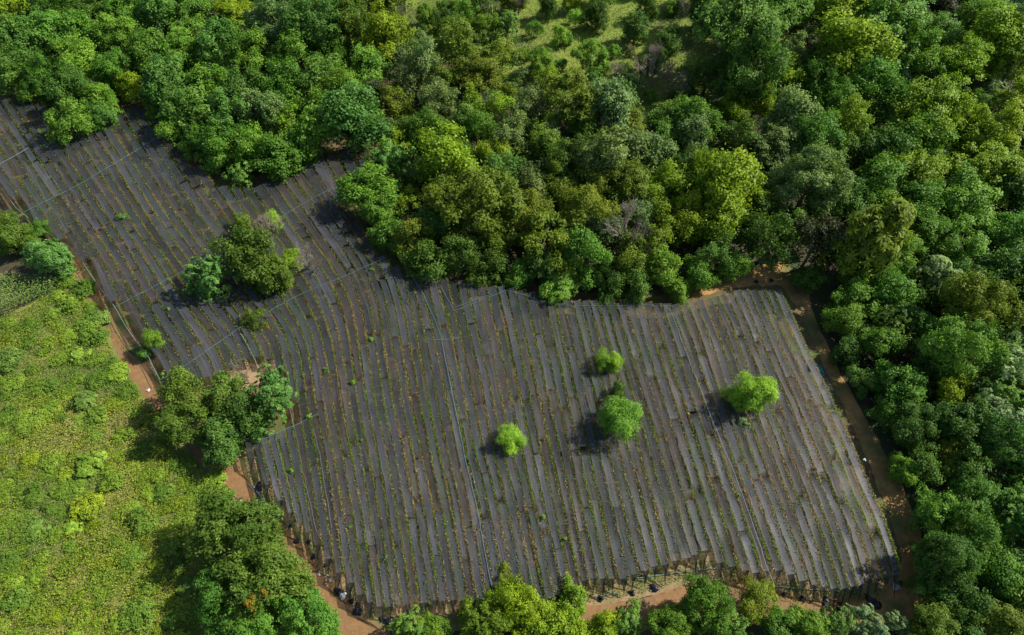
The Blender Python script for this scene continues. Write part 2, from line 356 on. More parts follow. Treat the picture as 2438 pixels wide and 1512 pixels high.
def make_piece(k, y, gl, gr, zc, color, r, tie, taper0, taper1):
    """one length of net: y = image stations (src), real geometry at net height"""
    n = len(y); u = np.linspace(0, 1, NU)
    kl = k+gl; kr = k+1-gr
    x = rowx(kl[:, None]+(kr-kl)[:, None]*u[None, :], np.repeat(y[:, None], NU, 1))
    cross = -0.022*(1-(2*u-1)**2)[None, :]*(1+0.7*smooth1(n, 9, r))[:, None]
    tilt = (smooth1(n, 12, r)*0.05)[:, None]*(2*u-1)[None, :]
    rip = 0.010*np.sin(u*math.pi*5+r.random()*6)[None, :]*(0.6+smooth1(n, 14, r))[:, None]
    Z = zc[:, None]+cross+tilt+rip
    xm = x[:, NU//2:NU//2+1]                       # cut ends square to the row: stations follow the cross wires
    tl = .17+.34*np.clip((840-y[:, None])/160, 0, 1)*np.clip((1020-xm)/260, 0, 1)
    y2 = y[:, None]-tl*(x-xm); kk = kl[:, None]+(kr-kl)[:, None]*u[None, :]
    x = rowx(kk, y2); y2 = y[:, None]-tl*(x-xm); x = rowx(kk, y2)
    P = atv(x*SRC, y2*SRC, NZ)
    P[..., 2] = Z
    d = np.concatenate([[0], np.cumsum(np.linalg.norm(np.diff(P[:, NU//2], axis=0), axis=1))])
    tot = d[-1]
    # loose ends droop and curl in
    for flag, dd in ((taper0, d), (taper1, tot-d)):
        if flag:
            w = np.clip(1-dd/0.7, 0, 1)**2
            P[..., 2] -= (w*flag*0.30)[:, None]
            mid = P[:, NU//2:NU//2+1, :]
            P = mid+(P-mid)*(1-0.22*w*flag)[:, None, None]
    f = []
    for i in range(n-1):
        for j in range(NU-1):
            a = i*NU+j; f.append((a, a+1, a+NU+1, a+NU))
    org = P[n//2, NU//2].copy(); org[2] = 0
    me = np_mesh('net_strip', (P-org).reshape(-1, 3), np.array(f), True)
    uvl = me.uv_layers.new(name='UVMap')
    U = np.repeat(u[None, :], n, 0).ravel(); V = np.repeat(d[:, None], NU, 1).ravel()
    li = np.empty(len(me.loops), np.int32); me.loops.foreach_get('vertex_index', li)
    uvl.data.foreach_set('uv', np.stack([U[li], V[li]], -1).astype(np.float32).ravel())
    o = link('net_strip', me, M_NET, color=color); o.location = org
    if tie is not None:
        # gathered end drawn down to a peg on the ground
        e = P[-1]; tx, ty = tie
        tipp = np.array([tx, ty, 0.06]); m = 9; nu2 = 13
        uu = np.linspace(0, 1, nu2); rows = []
        for i in range(m+1):
            t = i/m; s = t**0.8
            ee = np.stack([np.interp(uu, u, e[:, c]) for c in range(3)], -1)
            sl_ = 1-(1-t)**1.9
            mid_ = e.mean(0)*(1-t)+tipp*t
            q = mid_+(ee-e.mean(0))*(1-sl_)
            q[:, 2] = e[:, 2].mean()*(1-t)+tipp[2]*t + (np.interp(uu, u, e[:, 2])-e[:, 2].mean())*(1-t)
            ple = np.sin(uu*math.pi*12)*0.05*math.sin(math.pi*min(1, t*1.1))*(1-0.6*t)
            q[:, 1] += ple; q[:, 2] += -0.16*math.sin(math.pi*t)*(1-(2*uu-1)**2) + abs(ple)*0.5
            rows.append(q-org)
        ff = []
        for i in range(m):
            for j in range(nu2-1):
                a = i*nu2+j; ff.append((a, a+1, a+nu2+1, a+nu2))
        me2 = np_mesh('gathered_end', np.concatenate(rows), np.array(ff), True)
        ul = me2.uv_layers.new(name='UVMap'); li = np.empty(len(me2.loops), np.int32); me2.loops.foreach_get('vertex_index', li)
        U2 = np.tile(uu, m+1); V2 = np.repeat(np.arange(m+1)/m*1.6, nu2)
        ul.data.foreach_set('uv', np.stack([U2[li], V2[li]], -1).astype(np.float32).ravel())
        link('gathered_end', me2, M_NET, parent=o, color=tuple(c*0.7 for c in color))
    return o
tie_tips = []
row_runs = {}
for k in ROWS:
    r = np.random.default_rng(1000+k)
    y = np.arange(196, 1530, 5.0)
    xc = rowx(np.full(len(y), k+0.5), y)
    ins = inpoly(xc, y, NETPOLY)
    idx = np.where(ins)[0]
    if len(idx) < 5: continue
    runs = np.split(idx, np.where(np.diff(idx) > 1)[0]+1)
    runs = [q for q in runs if len(q) >= 6]
    gl = 0.062+0.07*np.abs(smooth1(len(y), 18, r))+0.05*smooth1(len(y), 5, r)+0.03*smooth1(len(y), 2.2, r)+0.05*smooth1(len(y), 40, r)
    gr = 0.080+0.07*np.abs(smooth1(len(y), 22, r))+0.05*smooth1(len(y), 6, r)+0.03*smooth1(len(y), 2.5, r)+0.05*smooth1(len(y), 35, r)
    zc = NZ+0.05*smooth1(len(y), 30, r)+0.035*smooth1(len(y), 7, r)
    row_runs[k] = []
    for ri, q in enumerate(runs):
        Pm = atv(xc[q]*SRC, y[q]*SRC, NZ)
        dd = np.concatenate([[0], np.cumsum(np.linalg.norm(np.diff(Pm, axis=0), axis=1))])
        cuts = [0]; s = 0
        while True:
            s += r.uniform(5.0, 15.0)
            if s > dd[-1]-3.5: break
            cuts.append(int(np.searchsorted(dd, s)))
        cuts.append(len(q)-1)
        npc = len(cuts)-1
        for pi in range(npc):
            a, b = cuts[pi], cuts[pi+1]
            hole = int(r.random() < 0.55)
            if pi < npc-1: b2 = b - (1 if hole else 0)
            else: b2 = b
            sl = q[a:b2+1]
            if len(sl) < 3: continue
            last = pi == npc-1; yend = y[sl[-1]]; xend = xc[sl[-1]]
            tie = None
            bottom = last and ((yend > 1340 and xend > 770) or (yend > 1090 and xend < 900))
            if bottom:
                pe = at(xend*SRC, yend*SRC, NZ)
                out = np.array([0.02, -1.0]) if xend > 930 else np.array([-0.25, -0.95])
                L_ = r.uniform(0.9, 1.7)
                tie = (pe[0]+out[0]*L_+r.uniform(-.15, .15), pe[1]+out[1]*L_)
                tie_tips.append(tie)
            col = NET_COLS[r.integers(len(NET_COLS))]; f_ = r.uniform(0.78, 1.42); col = (col[0]*f_, col[1]*f_*1.02, col[2]*f_*.92)
            sh = r.uniform(-.06, .06); wd = r.uniform(-.035, .045)
            o = make_piece(k, y[sl], gl[sl]+sh+wd, gr[sl]-sh+wd, zc[sl]+r.uniform(-.03, .03), col, r, tie,
                           0 if pi == 0 else r.uniform(0, 1.0), 0 if last else (r.uniform(.3, 1.2) if hole else r.uniform(0, .3)))
            strips.append((k, ri, pi, npc, o))
    # weeds standing in the slot on the right of this row
    for q in runs:
        yy = np.repeat(y[q], 30)+r.uniform(-2.5, 2.5, len(q)*30)
        kk = k+1+r.normal(0, 0.085, len(yy))
        weed_pts.append(np.stack([rowx(kk, yy), yy], -1))
# labels of the net strips, counted from things one can find
PIPES = [(-10.0, 'the boundary pipe'), (0.6, 'the soil notch'), (19.8, 'the middle pipe'), (43.5, 'the right pipe'), (60.0, 'the right dirt strip')]
for (k, ri, pi, npc, o) in strips:
    kc = k+0.5
    ref = min(PIPES, key=lambda p: abs(p[0]-kc)); n = int(abs(kc-ref[0]))+1
    side = 'right' if kc > ref[0] else 'left'
    piece = 'whole length' if npc == 1 else ('forest end' if pi == 0 else ('bottom end' if pi == npc-1 else ordinal(pi+1)+' piece down'))
    blk = ' below clump' if ri == 1 else (' lower part' if ri > 1 else '')
    tag(o, f'net strip, {ordinal(n)} row {side} of {ref[1]}{blk}, {piece}', 'shade net', 'black shade net strips over the field')

# weeds in the slots between the nets
wp = np.concatenate(weed_pts); rw = np.random.default_rng(77)
hgt = rw.uniform(1.25, 1.92, len(wp))
c = atv(wp[:, 0]*SRC, wp[:, 1]*SRC, hgt)
c[:, :2] += rw.normal(0, .03, (len(c), 2))
patch = fbm(c[:, 0]*0.35, c[:, 1]*0.22, 5); fine = rw.random(len(c))
keep = rw.random(len(c)) < -0.30+1.8*fbm(c[:, 0]*0.9, c[:, 1]*0.45, 9)
c, patch, fine, hgt = c[keep], patch[keep], fine[keep], hgt[keep]
green = np.array([0.11, 0.19, 0.016]); tan = np.array([0.25, 0.19, 0.075]); brown = np.array([0.12, 0.08, 0.035]); lime = np.array([0.16, 0.24, 0.03]); straw = np.array([0.40, 0.30, 0.14])
mixv = np.clip((patch-0.46)*5+(fine-0.5)*1.3, 0, 1)[:, None]
colw = green*(1-mixv)+tan*mixv
sel = rw.random(len(c)); colw[sel < .15] = brown; colw[(sel > .90) & (mixv[:, 0] < .6)] = lime; colw[(sel > .93) & (mixv[:, 0] > .6)] = straw
colw *= rw.uniform(.6, 1.3, (len(c), 1))
n = unit(rw.normal(0, .6, (len(c), 3))+[0.1, 0, 1]); t = unit(rw.normal(0, 1, (len(c), 3)))
L = rw.uniform(0.06, 0.17, len(c))
tag(link('weeds', leaf_mesh('weeds', c, n, t, L, L*.55, col=colw), M_TINT), 'low green and straw coloured weeds in the slots between nets', 'weeds', kind='stuff')

# ------------------------------------------------------------------ pipes, wires and things lying by the nets
def pipe(name, pts, z, rad, mat, label, cat, group=None, sag=0.0, sides=6, wob=0.02):
    r = np.random.default_rng(abs(hash(label)) % 1000 if False else len(label)*7+int(pts[0][0]))
    P = []
    for i in range(len(pts)-1):
        a = np.array(pts[i], float); b = np.array(pts[i+1], float); k = max(2, int(np.linalg.norm(b-a)/18))
        for j in range(k): P.append(a+(b-a)*j/k)
    P.append(np.array(pts[-1], float)); P = np.array(P)
    zz = np.full(len(P), z)+r.normal(0, wob, len(P))
    W = atv(P[:, 0]*SRC, P[:, 1]*SRC, zz)
    W[:, :2] += r.normal(0, wob, (len(P), 2))
    org = W[len(W)//2].copy(); org[2] = 0
    tb = Tubes(); tb.add(W-org, rad*.6 if z > 1 else rad, sides)
    o = link(name, tb.mesh(name), mat); o.location = org
    tag(o, label, cat, group); return o
GP = 'thin plastic pipes laid over the nets'
ZP = NZ+0.10
pipe('water_pipe', [(1021, 672), (1039, 706), (1060, 738), (1085, 795), (1102, 840), (1123, 945), (1144, 1050), (1165, 1155), (1192, 1260), (1218, 1417), (1238, 1500)], ZP, 0.032, M_PIPE,
     'long blue pipe running from forest to bottom trees over the middle of the nets', 'pipe', GP)
pipe('water_pipe', [(1672, 770), (1682, 790), (1710, 865), (1732, 924), (1785, 1060), (1838, 1186), (1868, 1270), (1890, 1333), (1915, 1410), (1937, 1465)], ZP, 0.030, M_PALE,
     'long pale blue pipe over the nets to the left of the right hand lone tree', 'pipe', GP)
pipe('water_pipe', [(0, 468), (40, 520), (111, 577), (171, 616), (200, 645), (229, 691), (264, 738), (286, 766), (314, 816), (343, 859), (371, 895), (400, 950)], 1.2, 0.035, M_PALE,
     'pale blue boundary pipe between the dirt track and the nets', 'pipe', GP)
pipe('water_pipe', [(400, 950), (464, 913), (593, 824), (686, 770), (754, 734), (860, 691), (895, 675), (958, 646)], ZP, 0.028, M_PIPE,
     'blue cross pipe from the boundary pipe corner up to the forest front', 'pipe', GP)
pipe('water_pipe', [(289, 766), (404, 706), (493, 659), (579, 609), (698, 544), (790, 491), (842, 465), (887, 444)], ZP, 0.028, M_PIPE,
     'blue cross pipe passing behind the vine covered clump', 'pipe', GP)
pipe('water_pipe', [(60, 530), (141, 490), (205, 457), (287, 408), (390, 346), (420, 330)], ZP, 0.028, M_PIPE,
     'uppermost blue cross pipe, ending below the notch in the forest edge', 'pipe', GP)
pipe('water_pipe', [(-60, 440), (0, 410), (40, 388), (72, 369)], ZP, 0.036, M_PALE, 'pale pipe at the left frame edge below the small forest tuft', 'pipe', GP)
pipe('water_pipe', [(600, 833), (612, 852), (625, 874), (637, 900), (647, 928)], ZP, 0.032, M_PALE, 'short pale pipe running down to the bare soil patch', 'pipe', GP)
pipe('water_pipe', [(1100, 713), (1118, 745), (1136, 777)], ZP, 0.028, M_PIPE, 'short blue pipe coming out of the forest right of the long middle pipe', 'pipe', GP)
pipe('water_pipe', [(1136, 777), (1225, 741), (1296, 715)], ZP, 0.026, M_PIPE, 'lower of two parallel blue pipes leading up to the forest front', 'pipe', GP)
pipe('water_pipe', [(1138, 768), (1180, 752), (1230, 735)], ZP, 0.022, M_PIPE, 'upper, shorter one of two parallel blue pipes near the forest front', 'pipe', GP)
pipe('water_pipe', [(1271, 724), (1350, 752), (1411, 763), (1528, 765), (1600, 762), (1671, 759)], ZP, 0.022, M_PIPE, 'blue pipe along the shaded foot of the forest front', 'pipe', GP)
pipe('water_pipe', [(1078, 850), (1110, 849), (1146, 846)], ZP, 0.022, M_PALE, 'short pale pipe crossing the long middle pipe', 'pipe', GP)
pipe('water_pipe', [(689, 1095), (704, 1156), (722, 1212), (738, 1288), (745, 1318)], ZP, 0.013, M_PALE, 'thin pale pipe along the row nearest the bottom left path', 'pipe', GP)
pipe('water_pipe', [(724, 1021), (732, 1052), (745, 1107), (757, 1177), (775, 1257), (791, 1330)], ZP, 0.013, M_PALE, 'thin pale pipe starting beside the clump and running to the lower left', 'pipe', GP)
pipe('water_pipe', [(782, 1072), (800, 1134), (812, 1212), (823, 1273), (829, 1319)], ZP, 0.013, M_PALE, 'third thin pale pipe from the bottom left path', 'pipe', GP)
pipe('water_pipe', [(658, 1098), (700, 1080), (748, 1058), (795, 1034)], ZP, 0.034, M_PIPE, 'short blue cross pipe at the lower right of the clump', 'pipe', GP)
pipe('water_pipe', [(1589, 1446), (1665, 1436), (1767, 1423), (1812, 1421)], 0.12, 0.034, M_PALE, 'pale pipe lying on the soil under the gathered bottom net ends', 'pipe', GP)
pipe('water_pipe', [(1918, 1464), (2011, 1473), (2093, 1478), (2150, 1472)], 0.12, 0.034, M_PALE, 'pale pipe under the gathered net ends at the bottom right corner', 'pipe', GP)
pipe('loose_pipe', [(1488, 1492), (1515, 1487), (1543, 1481)], 0.06, 0.03, M_PALE, 'short pale pipe piece beside a black bag at the bottom path', 'pipe')
pipe('loose_pipe', [(1625, 1477), (1648, 1473)], 0.06, 0.034, M_PALE, 'tiny pale pipe piece in front of a black net lump', 'pipe')
pipe('loose_pipe', [(1786, 1450), (1808, 1453)], 0.07, 0.03, M_PIPE, 'short blue pipe piece behind the round bottom tree', 'pipe')
pipe('loose_pipe', [(1799, 1470), (1812, 1470)], 0.07, 0.03, M_PALE, 'stub of pale pipe just right of the round bottom tree', 'pipe')
# bundle of pipes beside the left path (each pipe can be lifted off)
pipe('loose_pipe', [(634, 1216), (656, 1246), (679, 1275)], 0.10, 0.05, M_PALE, 'thickest pipe of the pile beside the left path', 'pipe', 'pile of pipes by the path')
pipe('loose_pipe', [(621, 1212), (646, 1236), (668, 1262), (698, 1302)], 0.07, 0.032, M_PALE, 'outer thin pipe of the pile, nearest the path', 'pipe', 'pile of pipes by the path')
pipe('loose_pipe', [(640, 1226), (662, 1258), (695, 1290), (727, 1320)], 0.09, 0.030, M_PIPE, 'bluest and longest pipe of the pile beside the left path', 'pipe', 'pile of pipes by the path')
rt = Tubes(); rr = random.Random(6); o0 = at(2046*SRC, 920*SRC, 0)
for i in range(9):
    a = at((2036+rr.uniform(-2, 3))*SRC, (906+rr.uniform(-3, 4))*SRC, .08)-o0; b = at((2058+rr.uniform(-8, 4))*SRC, (936+rr.uniform(-10, 6))*SRC, .08)-o0
    rt.add([a, (a*.6+b*.4)+np.array([rr.uniform(-.2, .2), 0, .1]), b], .035, 5)
rt.add([at(2054*SRC, 930*SRC, .05)-o0, at(2070*SRC, 955*SRC, .05)-o0, at(2086*SRC, 982*SRC, .05)-o0], .022, 5)
ob = link('rope_bundle', rt.mesh('rope_bundle'), M_ROPE); ob.location = o0; tag(ob, 'teal blue rope bundle on the right dirt strip', 'rope')
# cross wires carrying the nets
nw = 0
ws = []
for i, y0 in enumerate(np.arange(792, 1500, 37.0)):
    xs = np.arange(600, 2240, 12.0)
    tlt = 0.20 if y0 < 1250 else 0.17
    ys = y0 - tlt*(xs-1400) + 0.00004*(xs-1400)**2
    m = inpoly(xs, ys, NETPOLY)
    if m.sum() < 10: continue
    idx = np.where(m)[0]; idx = max(np.split(idx, np.where(np.diff(idx) > 1)[0]+1), key=len)
    nw += 1
    W = atv(xs[idx]*SRC, ys[idx]*SRC, NZ+0.07)
    W[:, 2] += 0.02*np.sin(np.arange(len(idx))*.9)
    org = W[len(W)//2].copy(); org[2] = 0; tb = Tubes(); tb.add(W-org, 0.007, 4)
    o = link('cross_wire', tb.mesh('cross_wire'), M_WIRE); o.location = org
    tag(o, f'thin pale cross wire over the nets, {ordinal(nw)} wire counted from the forest front', 'wire', 'cross wires over the nets')
for i, (p, q) in enumerate([((300, 700), (590, 560)), ((170, 560), (520, 372)), ((640, 760), (1000, 610)), ((690, 850), (1010, 740))]):
    xs = np.linspace(p[0], q[0], 30); ys = np.linspace(p[1], q[1], 30)
    W = atv(xs*SRC, ys*SRC, NZ+0.07); org = W[15].copy(); org[2] = 0; tb = Tubes(); tb.add(W-org, 0.007, 4)
    o = link('cross_wire', tb.mesh('cross_wire'), M_WIRE); o.location = org
    lab = ['just above the pipe behind the vine clump', 'below the uppermost blue cross pipe', 'just below the blue cross pipe to the forest', 'nearest the long middle pipe end'][i]
    tag(o, 'slanting thin wire, upper left nets, '+lab, 'wire', 'cross wires over the nets')

def lump(name, px, py, size, mat, label, cat, group=None, seed=0, flat=0.6, sx=1.0):
    """crumpled bag or heap with folds and a tied neck"""
    r = np.random.default_rng(seed); nu, nv = 18, 11; rows = []
    for i in range(nv):
        ph = math.pi*i/(nv-1)
        for j in range(nu):
            th = 2*math.pi*j/nu
            rad = 1+0.24*math.sin(3*th+seed)*math.sin(ph)+0.14*math.sin(7*th+2*ph+seed*2)+0.10*r.normal()
            if i < 3: rad *= 0.8
            p = np.array([math.sin(ph)*math.cos(th)*rad*sx, math.sin(ph)*math.sin(th)*rad, (math.cos(ph)+0.75)*flat*(1+0.15*r.normal())])
            p[2] = max(p[2], 0.0); rows.append(p*size)
    f = [(i*nu+j, (i+1)*nu+j, (i+1)*nu+(j+1) % nu, i*nu+(j+1) % nu) for i in range(nv-1) for j in range(nu)]
    tb = Tubes(); tb.add([(0, 0, flat*size*1.5), (0.05*size, 0.02, flat*size*2.0), (0.22*size, 0.1*size, flat*size*2.3)], [0.16*size, 0.10*size, 0.22*size], 7)
    v2 = np.concatenate(tb.v); f2 = np.array(tb.f)+len(rows)
    me = np_mesh(name, np.concatenate([np.array(rows), v2]), np.concatenate([np.array(f), f2]), True)
    o = link(name, me, mat); p = at(px*SRC, py*SRC, 0.02); o.location = p; o.rotation_euler[2] = seed
    return tag(o, label, cat, group)
GB = 'black bags weighing down the net ends'
def z4(x, y): return 580+x*400/1413.0, 1160+y*400/1413.0
def z5(x, y): return 1480+x*500/2438.0, 1380+y*500/2438.0
def z6(x, y): return 2000+x*350/1838.0, 1300+y*350/1838.0
BAGS = [(*z4(575, 680), .30, 'round black bag standing alone on the left path edge'), (*z4(722, 822), .26, 'black bag below the second gathered end down the left path'),
        (*z4(525, 548), .22, 'small black bag at the foot of the pipe pile'), (*z4(680, 690), .24, 'black bag just right of the lone path bag'),
        (*z4(830, 895), .2, 'tiny black knot at the gathered end midway down the left path'), (*z4(945, 1128), .34, 'ragged black bag left of a white scrap'),
        (*z4(1060, 1212), .28, 'narrow black bag right of the white scrap'), (*z4(1112, 1290), .42, 'largest black bag, at the left path bend'),
        (*z4(1335, 1365), .32, 'black bag on the soil right of the path bend'), (*z4(1390, 1385), .34, 'flat black heap beside the blue green bottom shrub'),
        (*z4(240, 205), .40, 'black heap at the head of the pipe pile'), (*z5(112, 570), .30, 'black bag under the short pale pipe, bottom path'),
        (*z5(495, 498), .30, 'round black bag in the middle of the bottom path edge'), (*z5(1284, 308), .28, 'black bag touching the top of the round bottom tree'),
        (*z5(765, 440), .34, 'crumpled black net lump beside a tiny pale pipe'), (*z5(2335, 515), .22, 'small black bag right of the long right pipe end'),
        (*z6(340, 1075), .36, 'long black heap beside the silver shrub tips'), (*z6(955, 1090), .55, 'big spread black heap at the bottom right corner'),
        (*z6(528, 1098), .2, 'small black knot between two heaps, bottom right'), (*z6(30, 1035), .32, 'black heap right of the small round bag'),
        (*z6(512, 1175), .26, 'dark plastic scrap among the silver shrubs'), (*z6(1320, 825), .24, 'black tuft at the last gathered end on the right'),
        (1890, 705, .30, 'black bag behind the far right net corner'), (1928, 702, .28, 'black rag at the far right corner of the nets'), (1860, 732, .25, 'black fold hanging at the far net edge, left of the corner')]
for i, (x, y, s, lab) in enumerate(BAGS):
    lump('black_bag', x, y, s*.78, M_BAG, lab, 'bag', GB, seed=i+1, flat=.55 if s < .35 else .38, sx=1.0 if s < .33 else 1.5)
WH = [(*z4(70, 340), .28, 'white sack at the left path beside the meadow'), (*z4(978, 1165), .30, 'white scrap between two black bags on the left path'), (*z4(768, 975), .14, 'tiny white litter on the path edge'),
      (*z4(838, 985), .12, 'small white litter just right of the path edge'), (*z4(865, 1028), .14, 'pale grey litter below the white litter'), (371, 976, .18, 'white litter on the upper dirt track'),
      (*z6(1255, 885), .30, 'pale plastic scrap in the bottom right corner'), (*z6(1545, 758), .12, 'white dot of litter under the right hand trees'), (2142, 1168, .13, 'white scrap lying on the right edge net')]
for i, (x, y, s, lab) in enumerate(WH):
    o = lump('white_litter', x, y, s, M_WHITE, lab, 'litter', 'white litter around the field', seed=40+i, flat=.35)
    if 'right edge net' in lab: o.location.z = NZ; 
# rusty sheet leaning under the net edge
o0 = at(1448*SRC, 1456*SRC, 0.0); nx = 22; V = []; Fc = []
for j in range(2):
    for i in range(nx):
        V.append((-.6+1.2*i/(nx-1), -.35+.7*j, .25+.35*j+.03*math.sin(i*1.6)))
for j in range(2):
    for i in range(nx): V.append((V[j*nx+i][0], V[j*nx+i][1], V[j*nx+i][2]-.012))
for i in range(nx-1): Fc += [(i, i+1, nx+i+1, nx+i), (2*nx+i, 3*nx+i, 3*nx+i+1, 2*nx+i+1)]
ob = link('metal_sheet', np_mesh('metal_sheet', V, Fc), M_SHEET); ob.location = o0; ob.rotation_euler[2] = -.1
tag(ob, 'red and white corrugated metal sheet behind the yellow green bottom tree', 'metal sheet')

# ------------------------------------------------------------------ tree crowns (unit size, shared meshes)
def crown_mesh(name, seed, nl=16, lr=0.42, clumps=26, leaves=14, L=0.11, wid=0.5, flat=1.0, horiz=0.5, spread=0.085, rosette=False, hollow=0.62, dome=False, gap=0.0, droop=0.0):
    r = np.random.default_rng(seed)
    lob = []
    ga = math.pi*(3-math.sqrt(5))
    lowz = -0.15 if dome else -0.75
    for i in range(nl):
        z = 1-(i+0.5)/nl*(1-lowz); a = i*ga+r.uniform(-.5, .5); z = np.clip(z+r.uniform(-.12, .12), lowz, 1)
        q = math.sqrt(max(0, 1-z*z)); rad = hollow*r.uniform(.78, 1.14)
        lob.append((q*math.cos(a)*rad, q*math.sin(a)*rad, z*rad*(0.95 if not dome else .5)))
    lob += [(0.0, 0.0, 0.15)]
    lob = np.array(lob); lrs = lr*r.uniform(.55, 1.35, len(lob))
    an = r.uniform(0, math.pi); ax_ = np.array([math.cos(an), math.sin(an), 0]); lob = lob+np.outer(lob@ax_, ax_)*r.uniform(.1, .42)
    lob *= r.uniform(.72, 1.28, len(lob))[:, None]; lob[:, 2] += .12*lob[:, 0]*r.uniform(-1, 1)
    keep = r.random(len(lob)) > gap; lob, lrs = lob[keep], lrs[keep]
    cs, ns, ts, Ls, lv = [], [], [], [], []
    for li in range(len(lob)):
        lobv = r.random()
        k = int(clumps*(lrs[li]/lr)**2)
        d = unit(r.normal(0, 1, (k, 3))+np.array([0, 0, .35])+0.35*unit(lob[li]+1e-6))
        rr = lrs[li]*r.uniform(.70, 1.06, k)
        dd = d*np.array([1, 1, flat*r.uniform(.55, 1.0)]); ea = r.uniform(0, math.pi); ev = np.array([math.cos(ea), math.sin(ea), r.uniform(-.3, .3)])
        dd = dd+np.outer(dd@ev, ev)*r.uniform(.1, .75); cc = lob[li]+dd*rr[:, None]
        st = r.random(k) < .16; cc[st] = lob[li]*r.uniform(.7, 1.25, (st.sum(), 1))+r.normal(0, .16, (st.sum(), 3))
        for ci in range(k):
            m = leaves; cv = r.random()
            if rosette:
                th = np.arange(m)*2*math.pi/m+r.uniform(0, 6); 
                ax = unit(d[ci]+np.array([0, 0, .6])); u = unit(np.cross(ax, [0.3, 1, 0.1])); w = np.cross(ax, u)
                t = np.cos(th)[:, None]*u+np.sin(th)[:, None]*w+0.15*ax*(1-droop*3)-np.array([0, 0, droop])
                t = unit(t); c = cc[ci]+t*L*0.5+r.normal(0, .012, (m, 3)); n = unit(ax+r.normal(0, .25, (m, 3)))
            else:
                c = cc[ci]+r.normal(0, spread, (m, 3))*np.array([1, 1, .75*min(1, flat+.2)])
                n = unit(d[ci]*0.85+np.array([0, 0, horiz])+r.normal(0, .42, (m, 3))); t = r.normal(0, 1, (m, 3))+d[ci]*.4-np.array([0, 0, droop])
            cs.append(c); ns.append(n); ts.append(t); Ls.append(L*r.uniform(.65, 1.3, m)); lv.append(np.clip(.30*lobv+.36*cv+.34*r.random(m), 0, 1))
    c = np.concatenate(cs); n = unit(np.concatenate(ns)); t = np.concatenate(ts); Ls = np.concatenate(Ls); lv = np.concatenate(lv)
    rad = np.percentile(np.linalg.norm(c[:, :2], axis=1), 97); c[:, :2] /= rad; c[:, 2] /= max(np.percentile(np.abs(c[:, 2]), 98), .3)/(.62 if dome else .92)
    me = leaf_mesh(name, c, n, t, Ls, Ls*wid, lv=lv); me.materials.append(M_LEAF)
    return me
def trunk_mesh(seed, limbs=6):
    r = random.Random(seed); tb = Tubes()
    lean = (r.uniform(-.06, .06), r.uniform(-.06, .06))
    tb.add([(0, 0, -0.02), (lean[0]*.4, lean[1]*.4, .35), (lean[0], lean[1], .75), (lean[0]*1.4, lean[1]*1.5, 1.05)], [.07, .052, .04, .02], 7)
    for i in range(limbs):
        a = i*2*math.pi/limbs+r.uniform(-.4, .4); h = r.uniform(.5, .85); q = r.uniform(.4, .65)
        tb.add([(lean[0]*h, lean[1]*h, h), (math.cos(a)*q*.5, math.sin(a)*q*.5, h+.14), (math.cos(a)*q, math.sin(a)*q, h+.3)], [.028, .018, .006], 5)
    me = tb.mesh('trunk'); me.materials.append(M_BARK); return me
def twig_mesh(name, seed, depth_=5, spread=0.55, up=0.35):
    r = random.Random(seed); tb = Tubes()
    def grow(p, d, l, rad, lev):
        q = p+d*l; mid = (p+q)/2+np.array([r.uniform(-.06, .06)*l for _ in range(3)])
        tb.add([p, mid, q], [rad, rad*.85, rad*.65], 4 if lev < 3 else 5)
        if lev == 0: return
        for _ in range(3 if lev > 1 else 4):
            nd = d+np.array([r.uniform(-1, 1), r.uniform(-1, 1), r.uniform(-.5, .9)])*spread*1.4+np.array([0, 0, up*.2])
            nd /= np.linalg.norm(nd); grow(q, nd, l*r.uniform(.62, .86), rad*.62, lev-1)
    for _ in range(3):
        d = np.array([r.uniform(-.5, .5), r.uniform(-.5, .5), 1.0]); d /= np.linalg.norm(d)
        grow(np.array([r.uniform(-.05, .05), r.uniform(-.05, .05), -.95]), d, .62, .045, depth_)
    me = tb.mesh(name); me.materials.append(M_TWIG); return me
CR = {
 'broad': [crown_mesh('crown', 10+i, nl=27, lr=.31, clumps=27, leaves=14, L=.095, wid=.55, gap=.10, hollow=.70) for i in range(6)],
 'fine':  [crown_mesh('crown', 30+i, nl=32, lr=.27, clumps=28, leaves=16, L=.08, wid=.5, horiz=.9, flat=.75, spread=.07, gap=.14, hollow=.72) for i in range(6)],
 'loose': [crown_mesh('crown', 50+i, nl=26, lr=.27, clumps=24, leaves=13, L=.09, wid=.55, gap=.28, hollow=.78) for i in range(5)],
 'puff':  [crown_mesh('crown', 210+i, nl=20, lr=.36, clumps=44, leaves=18, L=.066, wid=.5, horiz=.6, spread=.085, gap=.07, hollow=.64) for i in range(4)],
 'big':   [crown_mesh('crown', 70+i, nl=34, lr=.27, clumps=36, leaves=18, L=.062, wid=.55, spread=.055, hollow=.76) for i in range(3)],
 'wide':  [crown_mesh('crown', 90+i, nl=30, lr=.30, clumps=34, leaves=16, L=.06, wid=.6, spread=.055, horiz=1.4, flat=.55, dome=True, hollow=.78) for i in range(2)],
 'star':  [crown_mesh('crown', 110+i, nl=16, lr=.40, clumps=22, leaves=9, L=.20, wid=.30, rosette=True, droop=.25, hollow=.66) for i in range(3)],
 'rosette': [crown_mesh('crown', 130+i, nl=14, lr=.42, clumps=24, leaves=10, L=.14, wid=.42, rosette=True, droop=.05) for i in range(3)],
}
